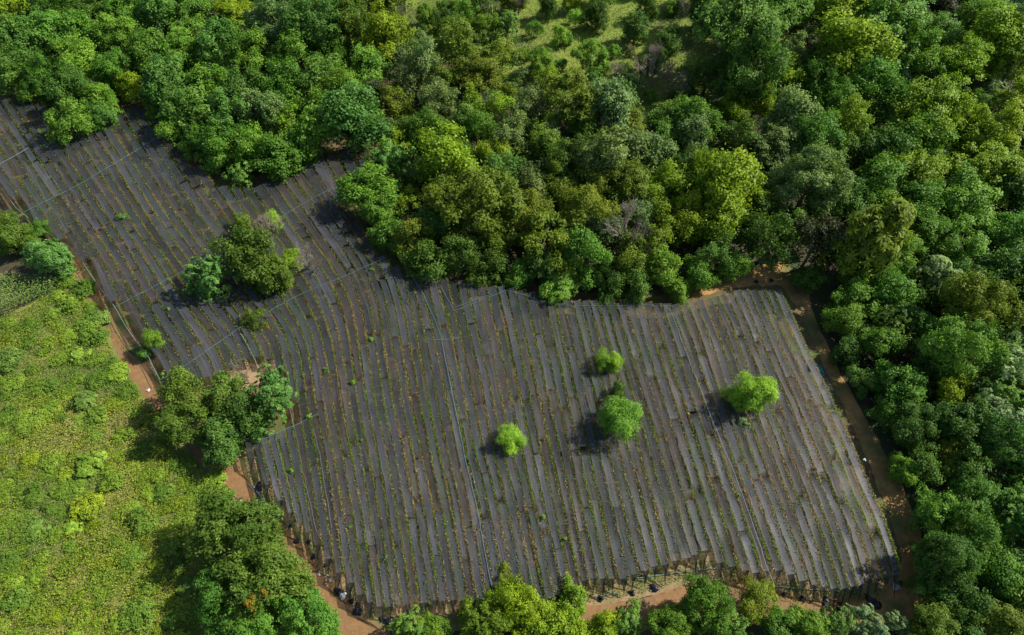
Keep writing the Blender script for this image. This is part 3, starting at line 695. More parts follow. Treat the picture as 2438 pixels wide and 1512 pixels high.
SMALL = {
 'bush': [crown_mesh('bush', 150+i, nl=9, lr=.45, clumps=24, leaves=12, L=.15, wid=.5, horiz=.8, dome=True) for i in range(4)],
 'leafy': [crown_mesh('bush', 160+i, nl=8, lr=.45, clumps=17, leaves=9, L=.22, wid=.6, rosette=True, dome=True) for i in range(3)],
 'sapling': [crown_mesh('sapling', 170+i, nl=5, lr=.5, clumps=8, leaves=7, L=.42, wid=.6, rosette=True) for i in range(2)],
}
TR = [trunk_mesh(i) for i in range(5)]
TW = [twig_mesh('branches', 5+i) for i in range(3)]

C_ = {'G': (0.046, 0.105, 0.018), 'B': (0.050, 0.108, 0.030), 'Y': (0.100, 0.150, 0.010), 'O': (0.064, 0.084, 0.011), 'S': (0.074, 0.108, 0.055),
      'D': (0.028, 0.062, 0.015), 'L': (0.100, 0.185, 0.024), 'W': (0.125, 0.185, 0.105), 'P': (0.15, 0.115, 0.085), 'A': (0.26, 0.17, 0.02), 'K': (0.020, 0.026, 0.014), 'X': (0.068, 0.132, 0.020)}
C_ = {k: tuple(min(.6, q*(1.55 if k not in 'WAP' else 1.15)) for q in v) for k, v in C_.items()}
CN = {'G': 'mid green', 'B': 'blue green', 'Y': 'yellow green', 'O': 'olive green', 'S': 'grey green', 'D': 'dark green', 'L': 'lime green', 'W': 'silvery pale', 'P': 'bare brown', 'A': 'amber', 'K': 'blackish', 'X': 'bright green'}
KN = {'puff': ('fluffy_tree', 'fluffy'), 'broad': ('broadleaf_tree', 'rounded'), 'fine': ('feathery_tree', 'feathery'), 'loose': ('slender_tree', 'loose crowned'), 'big': ('large_tree', 'big clumpy'), 'wide': ('umbrella_tree', 'wide umbrella'),
      'star': ('star_leaved_tree', 'star leaved'), 'rosette': ('rosette_tree', 'rosette leaved')}
# (x, y, diameter px, colour, crown, height factor)
T = []
def t_(x, y, d, c, k='broad', h=1.2, lab=None): T.append([x, y, d, c, k, h, lab])
# -- upper left wood
for a in [(20, 30, 80, 'Y', 'fine'), (95, 20, 70, 'D'), (160, 25, 85, 'G', 'fine'), (235, 20, 75, 'D'), (306, 22, 90, 'X', 'fine'), (35, 95, 100, 'B'), (120, 85, 90, 'G', 'fine'), (200, 80, 85, 'G'),
          (285, 95, 95, 'X', 'fine'), (385, 40, 90, 'B'), (465, 40, 85, 'G', 'fine'), (560, 25, 80, 'Y', 'fine'), (646, 62, 110, 'S', 'big'), (765, 50, 125, 'D', 'big'), (700, 120, 90, 'G'), (30, 165, 90, 'B'),
          (110, 180, 85, 'G', 'fine'), (190, 150, 95, 'X', 'fine'), (270, 170, 85, 'G', 'fine'), (355, 130, 95, 'G'), (440, 125, 90, 'X'), (520, 110, 90, 'B'), (600, 130, 100, 'G', 'fine'), (75, 220, 70, 'G', 'fine', 1.0),
          (238, 245, 90, 'X', 'fine', 1.0), (170, 292, 105, 'G', 'fine', 1.0), (310, 212, 80, 'Y', 'fine', 1.0), (245, 285, 70, 'B', 'fine', .95), (102, 326, 30, 'B', 'fine', 1.0), (390, 200, 90, 'B'), (400, 255, 80, 'G', 'fine', 1.0), (370, 270, 50, 'X', 'fine', .95),
          (459, 262, 95, 'B'), (430, 305, 80, 'X', 'fine', .95), (475, 345, 85, 'G', 'fine', .95), (510, 215, 100, 'G'), (580, 225, 95, 'D'), (545, 290, 100, 'B', 'fine'), (620, 275, 95, 'S'), (527, 352, 105, 'G', 'broad', 1.0), (600, 355, 95, 'X', 'broad', 1.0),
          (661, 378, 105, 'G', 'broad', 1.0), (570, 422, 70, 'B', 'rosette', .95), (720, 355, 80, 'G', 'broad', 1.0), (748, 318, 100, 'X'), (690, 300, 80, 'L', 'loose'), (680, 205, 95, 'G'), (760, 190, 95, 'B'), (770, 260, 90, 'G'), (735, 385, 50, 'D', 'broad', .95)]: t_(*a)
# -- middle wood and clearing
for a in [(850, 290, 120, 'B', 'broad'), (840, 60, 90, 'O', 'fine'), (920, 85, 105, 'Y', 'fine'), (880, 160, 85, 'G'), (1000, 140, 80, 'S', 'loose', 1.7), (985, 185, 75, 'S', 'loose', 1.3), (900, 231, 75, 'K', 'loose'), (935, 255, 80, 'O', 'loose'), (1048, 238, 75, 'S', 'loose', 1.5),
          (1205, 61, 80, 'B', 'rosette'), (1272, 68, 50, 'G', 'loose'), (1334, 85, 60, 'L', 'loose'), (1185, 140, 130, 'O', 'loose'), (1092, 112, 95, 'O', 'loose'), (1140, 175, 90, 'O', 'fine'), (1286, 146, 85, 'X', 'fine', 1.0), (1405, 140, 95, 'X', 'fine', 1.0), (1371, 235, 125, 'O', 'fine'), (1385, 275, 95, 'O', 'fine'),
          (1514, 68, 90, 'D', 'broad', 1.0), (1592, 98, 78, 'D', 'broad', .95), (1570, 130, 45, 'G', 'broad', .95), (1541, 20, 75, 'D', 'broad', 1.0), (1422, 41, 80, 'D', 'broad', 1.0), (1303, 20, 65, 'D'), (1371, 41, 55, 'L', 'loose'), (1060, 60, 55, 'D', 'broad'), (1100, 35, 60, 'X', 'loose'), (1150, 60, 50, 'X', 'fine'),
          (1211, 326, 75, 'S', 'loose', 1.5), (1194, 265, 65, 'L', 'loose'), (1279, 245, 65, 'S', 'loose', 1.5), (1306, 292, 55, 'X', 'loose'), (1310, 330, 60, 'S', 'loose'), (1300, 350, 75, 'X'), (1453, 265, 115, 'S', 'broad'), (1449, 384, 125, 'S', 'broad'), (1269, 445, 80, 'S', 'broad'), (1551, 364, 85, 'S', 'broad'), (1130, 265, 80, 'Y', 'loose', 1.0),
          (1065, 384, 125, 'Y', 'broad'), (1105, 425, 75, 'Y', 'broad'), (936, 340, 75, 'Y', 'loose'), (939, 384, 90, 'B', 'rosette'), (1010, 310, 85, 'G'), (1060, 330, 70, 'D'), (1133, 310, 75, 'G', 'loose'), (1105, 285, 65, 'B', 'loose', 1.4),
          (885, 455, 110, 'X', 'broad', 1.05), (905, 505, 95, 'G', 'broad', 1.0), (973, 476, 55, 'Y', 'loose'), (930, 560, 85, 'G', 'broad', 1.0), (1150, 490, 150, 'O', 'fine'), (1070, 490, 110, 'O', 'fine'), (1330, 442, 80, 'O', 'loose'), (1184, 415, 85, 'B', 'loose'), (1245, 510, 110, 'O', 'fine'), (1390, 500, 110, 'O', 'fine'),
          (1020, 628, 100, 'D', 'broad', .95), (985, 575, 90, 'O', 'fine'), (1028, 540, 70, 'B'), (1100, 600, 85, 'D', 'loose'), (1157, 641, 85, 'D', 'broad', .95), (1235, 655, 70, 'G', 'broad', .95), (1330, 680, 85, 'X', 'star', .95), (1296, 573, 120, 'O', 'fine'), (1180, 560, 95, 'O', 'loose'), (1400, 610, 110, 'G', 'loose'), (1360, 640, 70, 'Y', 'fine', 1.0),
          (1590, 540, 80, 'Y', 'loose', 1.6), (1572, 635, 95, 'X', 'broad', 1.0), (1617, 690, 58, 'X', 'broad', .95), (1450, 680, 80, 'D', 'broad', .95), (1510, 675, 85, 'D', 'broad', .95), (1520, 605, 95, 'O', 'loose'), (1704, 515, 110, 'Y', 'broad'), (1640, 515, 85, 'Y', 'loose'), (1748, 635, 65, 'X', 'broad', .95), (1660, 655, 75, 'G', 'broad', .95), (1700, 610, 80, 'D', 'loose'),
          (1640, 285, 110, 'G', 'fine'), (1590, 300, 90, 'G', 'fine'), (1500, 310, 80, 'O', 'fine'), (1646, 326, 85, 'S', 'broad'), (1694, 279, 45, 'S', 'loose'), (1500, 445, 90, 'O', 'fine'), (1600, 440, 95, 'Y', 'fine'), (1560, 480, 80, 'Y', 'loose'), (1640, 400, 80, 'D')]: t_(*a)
for a in [(1250, 130, 45, 'X', 'fine', .9), (1330, 155, 50, 'G', 'fine', .9), (1350, 95, 40, 'X', 'fine', .9), (1462, 122, 45, 'X', 'loose', .9), (1490, 165, 48, 'G', 'fine', .9), (1440, 165, 45, 'X', 'fine', .9), (1548, 228, 48, 'X', 'fine', .9), (1604, 232, 42, 'O', 'fine', .9),
          (1645, 225, 45, 'G', 'fine', .9), (1500, 120, 36, 'P', 'loose', .9), (1600, 20, 45, 'G', 'fine', .9), (1015, 40, 50, 'X', 'fine', .9), (1060, 15, 45, 'G', 'fine', .9), (1085, 80, 45, 'X', 'fine', .9), (1030, 90, 40, 'O', 'fine', .9)]: t_(*a)
# -- right wood
for a in [(1750, 60, 160, 'B', 'wide', 1.5), (1690, 20, 90, 'D'), (1785, 150, 150, 'D', 'big', 1.3), (1843, 22, 125, 'G', 'wide', 1.4), (1857, 70, 90, 'O', 'fine'), (1884, 129, 70, 'S', 'loose'), (2010, 30, 135, 'Y', 'fine'), (2027, 119, 140, 'Y', 'broad'), (1985, 165, 95, 'Y'), (2060, 190, 100, 'G'),
          (2102, 27, 150, 'G', 'wide'), (2231, 78, 90, 'G', 'wide', 1.4), (2337, 41, 85, 'X'), (2384, 88, 130, 'Y', 'fine'), (2418, 146, 100, 'Y', 'fine'), (2139, 197, 62, 'W', 'rosette'), (2241, 214, 62, 'W', 'rosette'), (2354, 214, 52, 'W', 'rosette'), (2180, 140, 110, 'G', 'fine'), (2290, 150, 110, 'Y', 'fine'), (2400, 20, 70, 'W', 'loose'), (2230, 10, 80, 'K'),
          (2030, 285, 80, 'Y', 'fine', 1.9), (1803, 240, 85, 'Y', 'loose'), (1770, 215, 90, 'D', 'loose'), (1884, 296, 110, 'S'), (1925, 435, 130, 'S', 'big', 1.3), (1721, 439, 140, 'Y', 'broad'), (1790, 470, 80, 'Y', 'loose'), (2197, 272, 130, 'Y', 'fine'), (2265, 299, 120, 'Y', 'fine'), (2163, 335, 110, 'G'), (2095, 367, 110, 'D', 'loose'), (2350, 323, 120, 'Y', 'fine'),
          (2095, 442, 110, 'G', 'fine'), (2180, 425, 110, 'Y', 'fine'), (2350, 415, 140, 'Y', 'fine'), (2299, 486, 120, 'X', 'fine'), (2204, 490, 110, 'G'), (2420, 250, 110, 'Y', 'fine'), (2425, 470, 110, 'D'), (1940, 340, 110, 'G', 'fine'), (1850, 355, 100, 'S', 'fine'), (1760, 340, 90, 'D', 'loose'), (2000, 370, 80, 'D'), (1990, 240, 80, 'G', 'loose'),
          (1830, 575, 110, 'D', 'loose', 1.1), (1942, 575, 105, 'K', 'loose', 1.6), (2071, 575, 150, 'O', 'star', 1.4), (1915, 662, 68, 'D', 'broad', .95), (2027, 716, 95, 'X', 'broad', 1.05), (2112, 695, 105, 'G', 'broad'), (2224, 660, 85, 'W', 'rosette'), (2265, 690, 60, 'W', 'rosette'), (2326, 733, 135, 'O', 'big'), (2418, 767, 60, 'P', 'loose'), (2095, 765, 90, 'D', 'rosette'),
          (2005, 760, 85, 'X', 'broad', 1.0), (2078, 822, 100, 'G', 'broad', 1.05), (2170, 770, 95, 'G'), (2282, 835, 140, 'G', 'big'), (2129, 915, 105, 'G', 'broad'), (2050, 905, 70, 'B', 'broad', 1.0), (2010, 840, 70, 'D', 'broad', .95), (2272, 925, 80, 'Y', 'fine'), (2408, 880, 110, 'W', 'rosette'), (2390, 950, 100, 'B', 'rosette'), (2367, 1000, 100, 'W', 'rosette'), (2200, 560, 100, 'G', 'fine'),
          (2290, 580, 110, 'X', 'fine'), (2390, 560, 110, 'G', 'fine'), (2150, 600, 80, 'X', 'fine'), (2400, 650, 100, 'D'), (1985, 470, 90, 'G', 'fine'), (2030, 480, 80, 'D')]: t_(*a)
# -- lower right
for a in [(2180, 1015, 125, 'D', 'big'), (2105, 985, 70, 'G', 'broad', 1.0), (2290, 1010, 110, 'D'), (2400, 1060, 120, 'D', 'big'), (2146, 1120, 70, 'X', 'broad', 1.0), (2190, 1110, 90, 'D'), (2300, 1120, 110, 'D', 'loose'), (2214, 1225, 105, 'X', 'broad', 1.05), (2299, 1280, 145, 'G', 'big'), (2381, 1265, 65, 'L'), (2248, 1338, 135, 'D', 'big', 1.7),
          (2401, 1190, 90, 'B', 'rosette'), (2360, 1365, 115, 'G'), (2210, 1400, 95, 'D', 'broad', 1.0), (2215, 1491, 110, 'O', 'fine', 1.0), (2290, 1450, 110, 'D'), (2367, 1474, 120, 'O', 'fine'), (2140, 1490, 60, 'W', 'rosette', 1.0), (2420, 1400, 90, 'B', 'rosette'), (2190, 1320, 70, 'D', 'broad', .95)]: t_(*a)
# -- bottom row
for a in [(1235, 1433, 140, 'Y', 'big', 1.0), (1150, 1470, 120, 'O', 'big', 1.0), (1320, 1478, 125, 'Y', 'broad', 1.0), (1361, 1418, 85, 'X', 'broad', 1.0), (1439, 1480, 85, 'Y', 'fine', 1.0), (1492, 1468, 85, 'B', 'rosette', 1.0), (1600, 1478, 120, 'G', 'big', 1.0), (973, 1493, 105, 'B', 'rosette', .95), (1035, 1492, 85, 'X', 'broad', .95),
          (1201, 1368, 65, 'O', 'loose', 1.0), (1685, 1440, 140, 'G', 'big', 1.1), (1805, 1425, 105, 'O', 'fine', 1.0), (1748, 1488, 90, 'B', 'rosette', 1.0), (1850, 1480, 100, 'G', 'fine', 1.0), (1919, 1492, 90, 'X', 'broad', .95), (1980, 1490, 85, 'B', 'rosette', .95), (2060, 1492, 95, 'W', 'rosette', .95), (1420, 1535, 100, 'Y'), (1240, 1540, 110, 'Y')]: t_(*a)
# -- left edge, bottom left, clumps and lone trees in the nets
t_(22, 560, 112, 'O', 'big', .9, 'dark olive tree at the left frame edge above the corn')
t_(92, 548, 55, 'G', 'fine', 1.0, 'small mid green tree above the palm leaved one at left edge')
t_(115, 612, 102, 'B', 'star', 1.05, 'blue green radiating tree between the corn and the dirt track')
t_(562, 1278, 225, 'O', 'big', .85, 'huge olive green tree beside the path at lower left')
t_(640, 1395, 220, 'O', 'big', .9, 'huge tree with amber leaf patch at the bottom left')
t_(535, 1440, 165, 'G', 'big', .8, 'dark tree behind the amber patched tree')
t_(735, 1475, 150, 'G', 'big', 1.0, 'mid green tree at the bottom edge left of the path')
t_(600, 1500, 160, 'G', 'big', .95, 'bottom edge tree below the amber patch')
t_(445, 940, 125, 'O', 'loose', 1.1, 'thin olive tree on the left of the mid left clump')
t_(450, 1010, 120, 'O', 'fine', 1.0, 'low olive tree at the lower left of the clump')
t_(545, 935, 105, 'O', 'loose', 1.2, 'olive tree at the top of the clump under bare branches')
t_(645, 935, 112, 'B', 'rosette', 1.3, 'bright blue green tree on the right of the clump')
t_(590, 990, 95, 'D', 'broad', 1.1, 'dark green tree in the centre of the clump')
t_(528, 1052, 105, 'B', 'broad', .95, 'dark blue green bush tree at the foot of the clump')
t_(617, 1022, 75, 'B', 'rosette', 1.0, 'small blue green tree right above the short blue pipe')
t_(502, 655, 104, 'B', 'rosette', 1.35, 'blue green tree in the upper nets left of the vines')
t_(478, 690, 60, 'B', 'rosette', .95, 'low blue green skirt on the left of the upper net tree')
t_(515, 702, 62, 'B', 'rosette', .9, 'pale blue green low branch tree in front of the vine clump')
t_(592, 612, 135, 'O', 'broad', 1.2, 'tall vine covered olive tree in the upper nets')
t_(645, 655, 100, 'O', 'fine', 1.05, 'vine draped olive tree at right of the upper clump')
t_(578, 550, 62, 'O', 'fine', 1.3, 'olive vine top at the upper left of the net clump')
t_(650, 530, 46, 'L', 'broad', 1.6, 'lime green vine crown on top of the net clump')
t_(690, 625, 62, 'L', 'fine', 1.1, 'lime green shrub on the right of the net clump')
t_(665, 698, 36, 'B', 'rosette', 1.1, 'small blue green sapling tree below the net clump')
t_(605, 765, 66, 'O', 'loose', 1.0, 'wispy olive tree standing in the nets below the clump')
t_(366, 808, 52, 'L', 'puff', 1.6, 'upright lime green vine column beside the boundary pipe')
t_(343, 842, 36, 'G', 'fine', .95, 'low green shrub between the dirt track and the vine column')
t_(290, 521, 27, 'B', 'rosette', 2.0, 'single small round sapling tree in the upper left nets')
t_(1450, 862, 60, 'L', 'puff', 1.55, 'small lime tree, uppermost of the lone trees in the nets')
t_(1470, 930, 44, 'D', 'loose', 2.4, 'thin dark tree top just behind the largest lone tree')
t_(1470, 990, 98, 'X', 'puff', 1.4, 'largest lone green tree in the middle of the nets')
t_(1217, 1046, 72, 'L', 'puff', 1.55, 'round lime tree right of the long middle pipe')
t_(1787, 940, 92, 'L', 'puff', 1.4, 'bright green tree, rightmost of the lone trees in the nets')
t_(1815, 920, 52, 'X', 'broad', 1.8, 'greener half grown into the rightmost lone tree')
t_(1765, 1008, 36, 'W', 'rosette', 1.5, 'silvery shrub in front of the rightmost lone tree')

def in_frame(x, y, m=70): return -m < x < W0+m and -m < y < H0+m
FOREST = [(-90, -90), (2530, -90), (2530, 1600), (2200, 1600), (2190, 1500), (2245, 1440), (2240, 1320), (2215, 1220), (2165, 1100), (2105, 1000), (2055, 920), (2000, 830), (1990, 745), (1935, 655), (1870, 600), (1750, 620), (1680, 650), (1600, 680), (1450, 672),
          (1320, 670), (1200, 645), (1100, 625), (1000, 610), (940, 585), (895, 550), (880, 480), (890, 420), (900, 350), (870, 305), (790, 330), (740, 365), (640, 390), (570, 405), (500, 355), (430, 290), (370, 232), (320, 200), (260, 245), (190, 280), (135, 285), (100, 215), (40, 175), (-90, 120)]
GRASS_OPEN = [[(960, -90), (1120, -90), (1130, 60), (1050, 85), (1000, 110)], [(1215, 110), (1300, 90), (1420, 70), (1490, 105), (1560, 40), (1590, -90), (1665, -90), (1676, 120), (1655, 255), (1600, 240), (1560, 150), (1480, 150), (1440, 188), (1380, 182), (1300, 190)], [(1490, 215), (1640, 215), (1660, 262), (1560, 275), (1490, 252)]]
fr = random.Random(21)
CLEAR_BIG = [(1190, 60), (1240, -90), (1675, -90), (1685, 120), (1665, 268), (1560, 285), (1490, 265), (1440, 205), (1380, 190), (1300, 195), (1230, 150)]
ZONES = [((-90, -90, 900, 500), 'GGGGXXXBBDYG', ['fine', 'fine', 'broad']), ((900, -90, 1700, 700), 'OOOYSSGGDDBO', ['loose', 'fine', 'broad']), ((1700, -90, 2530, 620), 'YYGGGDDOXY', ['fine', 'fine', 'broad', 'loose']), ((1880, 620, 2530, 1600), 'GGGDDDXBO', ['broad', 'broad', 'loose', 'fine'])]
acc = [(a[0], a[1], a[2]) for a in T]
tries = 0; nf = 0
while tries < 6000 and nf < 150:
    tries += 1
    x = fr.uniform(-60, 2500); y = fr.uniform(-60, 1560)
    if not inpoly([x], [y], FOREST)[0]: continue
    if any(inpoly([x], [y], gp)[0] for gp in GRASS_OPEN): continue
    d = fr.uniform(62, 100)+22*y/H0
    if any(((x-a)**2+((y-b)*1.2)**2) < (0.36*(d+e))**2 for a, b, e in acc): continue
    z = next((z for z in ZONES if z[0][0] <= x < z[0][2] and z[0][1] <= y < z[0][3]), ZONES[0])
    c = fr.choice(z[1]); k = fr.choice(z[2]); acc.append((x, y, d)); nf += 1
    T.append([x, y, d, c, k, fr.uniform(1.0, 1.35), None])
# landmarks for labels of trees and bushes
LM = [(330, 245, 'the upper left notch'), (570, 425, 'the forest bulge tip'), (885, 460, 'the bright round corner tree'), (1000, 145, 'the tall grey green tree'), (1065, 384, 'the brightest yellow crown'),
      (1487, 546, 'the dead tree'), (1551, 177, 'the clearing bare shrubs'), (1760, 60, 'the wide umbrella tree'), (1885, 165, 'the red soil gap'), (2030, 285, 'the tall thin yellow tree'), (2071, 578, 'the star leaved tree'),
      (2224, 665, 'the right silvery shrubs'), (2398, 930, 'the yellow flowers'), (1925, 435, 'the big grey green tree'), (1449, 384, 'the mid forest grey crown'), (2240, 214, 'the silver crown row'), (2375, 1190, 'the dark red soil gap'),
      (1235, 1440, 'the bottom yellow tree'), (1685, 1440, 'the round bottom tree'), (2120, 1400, 'the right net corner'), (765, 45, 'the dark top tree'), (1330, 690, 'the palm like shrub'), (1205, 61, 'the clearing edge tree'),
      (60, 700, 'the corn'), (204, 1209, 'the brightest yellow bush'), (560, 1280, 'the huge olive tree'), (450, 980, 'the clump'), (230, 700, 'the dirt track head'), (120, 160, 'the upper left corner'), (2080, 830, 'the dirt strip bend')]
def where(x, y):
    l = min(LM, key=lambda q: (q[0]-x)**2+((q[1]-y)*1.15)**2)
    dx, dy = x-l[0], (y-l[1])*1.15; dist = math.hypot(dx, dy)
    if dist < 14: return 'at', l[2], dist
    a = (math.degrees(math.atan2(-dy, dx))+360) % 360
    names = ['right of', 'behind right of', 'behind', 'behind left of', 'left of', 'front left of', 'in front of', 'front right of']
    return names[int(((a+22.5) % 360)//45)], l[2], dist
def fill_labels(items):
    """items: list of (obj, descr, x, y)"""
    groups = {}
    for it in items:
        w, l, d = where(it[2], it[3]); groups.setdefault((it[1], w, l), []).append((d, it[0]))
    for (ds, w, l), q in groups.items():
        q.sort(key=lambda s: s[0])
        for i, (d, o) in enumerate(q):
            pre = '' if len(q) == 1 else (['nearest ', 'second nearest ', 'third nearest ', 'fourth nearest ', 'fifth nearest ', 'sixth nearest '][min(i, 5)])
            o['label'] = f'{pre}{ds} {w} {l}'
todo = []
def make_tree(x, y, d, c, k, h, lab, i, group):
    r = random.Random(i*13+5)
    p = at(x, y, 0); rad = d/2*depth(p)/F
    for _ in range(3):
        hc = rad*h; p = at(x, y, hc); rad = d/2*depth(p)/F
    name, form = KN[k]
    root = empty(name, (p[0], p[1], 0), None, 'tree', group, rz=r.uniform(0, 6.28))
    col = C_[c]; v = r.uniform(.84, 1.18); w = r.uniform(-.10, .10)
    if lab is None and c not in 'WAK':
        zc_ = (0.085, 0.178, 0.026) if x < 900 and y < 520 else ((0.082, 0.148, 0.020) if x < 1720 and y < 760 else ((0.088, 0.165, 0.020) if y < 620 else (0.062, 0.135, 0.022)))
        if y > 1350 and x < 1900: zc_ = (0.10, 0.18, 0.018)
        col = tuple(.72*p_+.28*q_ for p_, q_ in zip(col, zc_))
    if lab and c == 'O': col = (0.072, 0.122, 0.022)
    col = (1.20*col[0], 1.22*col[1], .80*col[2])
    col = (col[0]*v*(1+w), col[1]*v, col[2]*v*(1-w))
    mesh = CR[k][i % len(CR[k])]
    cr = bpy.data.objects.new('crown', mesh); COL.objects.link(cr); cr.parent = root; cr.color = (*col, 1)
    sz = r.uniform(.80, 1.12) if h < 1.3 else r.uniform(1.0, 1.25)
    ex = r.uniform(.84, 1.18) if k != 'puff' else 1.0; cr.location = (0, 0, hc); cr.scale = (rad*ex, rad/ex, rad*sz)
    if h >= 1.0 and k not in ('wide', 'star'): cr.rotation_euler = (r.uniform(-.3, .3), r.uniform(-.3, .3), 0)
    tk = bpy.data.objects.new('trunk', TR[i % len(TR)]); COL.objects.link(tk); tk.parent = root
    tk.scale = (rad, rad, hc*1.08)
    if lab: root['label'] = lab
    else: todo.append((root, f'{CN[c]} {form} tree', x, y))
    return root, p, rad, hc
roots = []
for i, (x, y, d, c, k, h, lab) in enumerate(T):
    
    if lab: d *= 1.12 if 'net' in lab or 'lone' in lab or 'clump' in lab else 1.0
    elif y > 1350 and x < 1900: d *= 1.0; y += 9
    elif 1180 < x < 1665 and y < 235: d *= .84; h = min(h, 1.05)
    elif x > 1880 and y > 640 and x < 2420-(1500-y)*.28: x += 6; d *= 1.08; h = min(h, 1.0) if h < 1.5 else h
    else: d *= 1.28 if h > 1.02 else 1.12
    grp = None if lab else 'trees of the wood'
    if lab and ('net' in lab or 'lone' in lab): grp = 'trees growing up through the nets'
    elif lab: grp = 'trees along the dirt track'
    roots.append(make_tree(x, y, d, c, k, h, lab, i, grp))
    if lab and 'amber leaf patch' in lab:
        rt_, p, rad, hc = roots[-1]
        am = crown_mesh('amber_leaves', 300, nl=7, lr=.42, clumps=16, leaves=12, L=.16, wid=.55, gap=.1)
        for (ax, ay, s) in [(598, 1432, 38), (632, 1405, 26)]:
            q = at(ax, ay, hc+rad*.62)
            a = bpy.data.objects.new('amber_leaves', am); COL.objects.link(a); a.parent = rt_; a.color = (*C_['A'], 1)
            loc = np.array([q[0]-p[0], q[1]-p[1]]); th = -rt_.rotation_euler[2]
            a.location = (loc[0]*math.cos(th)-loc[1]*math.sin(th), loc[0]*math.sin(th)+loc[1]*math.cos(th), q[2])
            sr = s/2*depth(q)/F; a.scale = (sr, sr, sr); a['label'] = 'amber yellow dying leaves on the sunny side'
fill_labels(todo)
# bare and dead trees
def bare(x, y, d, h, lab, i, mat=None):
    p = at(x, y, 0); rad = d/2*depth(p)/F; p = at(x, y, rad*h); rad = d/2*depth(p)/F
    root = empty('bare_tree', (p[0], p[1], 0), lab, 'tree', None, rz=i*1.3)
    b = bpy.data.objects.new('branches', TW[i % 3]); COL.objects.link(b); b.parent = root; b.location = (0, 0, rad*h); b.scale = (rad, rad, rad*1.1)
    tb = Tubes(); tb.add([(0, 0, 0), (0.02, 0, rad*h*.3), (0, 0, max(.2, rad*(h-.9)))], [rad*.06, rad*.055, rad*.045], 6)
    me = tb.mesh('trunk'); link('trunk', me, M_TWIG, root)
bare(1487, 546, 105, 2.0, 'tall dead tree with grey bare branches in the forest front', 0)
bare(1520, 590, 70, 1.6, 'leafless dead tree just below the tall dead one', 1)
bare(1460, 184, 52, 1.0, 'purplish bare shrub left of the clearing bare trees', 2)
bare(1551, 172, 95, 1.05, 'wide half bare grey tree in the clearing', 0)
bare(1602, 190, 85, 1.0, 'brown bare tree right of the half bare tree', 1)
bare(1228, 24, 65, 1.0, 'brown bare shrub at the top edge of the clearing', 2)
bare(1167, 20, 50, 1.0, 'small bare shrub at the top left of the clearing', 0)
bare(740, 622, 80, 1.0, 'grey leafless tree leaning over the nets right of the clump', 1)
bare(632, 562, 85, 1.7, 'brown dry twiggy vine mass on top of the clump', 2)
bare(645, 678, 52, 1.1, 'dry brown vine tangle low on the clump', 0)
bare(578, 888, 62, 1.5, 'pale bare branches above the mid left clump', 1)
bare(2412, 775, 60, 1.3, 'pinkish bare tree at the right frame edge', 2)
bare(1630, 20, 45, 1.0, 'grey bare shrub at the top end of the clearing lane', 1)

# ------------------------------------------------------------------ yellow flowers, saplings
fl = crown_mesh('flowering_shrub', 320, nl=6, lr=.45, clumps=10, leaves=7, L=.18, wid=.8)
p = at(2398, 930, 3.2); o = link('flowering_shrub', fl, None, None, (0.45, 0.26, 0.01)); s = 27*depth(p)/F; o.location = p; o.scale = (s, s, s*.7)
tag(o, 'yellow flowering shrub top among silvery leaves at the right edge', 'shrub')
SAP = [(775, 879, 9, 'leftmost bright sapling of the upper pair right of the clump'), (838, 910, 10, 'bright sapling lower right of the pair'), (722, 891, 7, 'bright sapling just right of the clump top'), (883, 808, 10, 'bright tall sapling in the upper middle nets'),
       (1065, 750, 9, 'bright sapling right of the long pipe near the forest'), (735, 991, 12, 'round bright sapling over the short blue cross pipe'), (678, 1006, 13, 'bright round sapling left of the short cross pipe end'), (692, 1120, 10, 'bright sapling in the third row at lower left'),
       (834, 1253, 8, 'bright sapling low in the left nets'), (1293, 1231, 10, 'green tuft sapling right of the long middle pipe'), (860, 1048, 6, 'tiny sapling left of the long middle pipe'), (1345, 1282, 8, 'pale sapling in the lower middle nets'), (1760, 1180, 8, 'dim green tuft near the long right pipe'), (400, 735, 8, 'tiny sapling in the left nets'), (885, 640, 8, 'small tuft below the forest corner')]
for i, (x, y, d, lab) in enumerate(SAP):
    p = at(x, y, NZ+.15); s = d*.62*depth(p)/F
    root = empty('sapling', (p[0], p[1], 0), lab, 'sapling', 'bright saplings poking through the nets', rz=i)
    a = link('leaves', SMALL['sapling'][i % 2], M_LEAF, root, (0.10, 0.23, 0.02)); a.location = (0, 0, NZ+.15); a.scale = (s, s, s*.8)
    tb = Tubes(); tb.add([(0, 0, 0), (.01, .01, 1), (0, 0, NZ+.1)], [.02, .016, .01], 5); link('stem', tb.mesh('stem'), M_BARK, root)

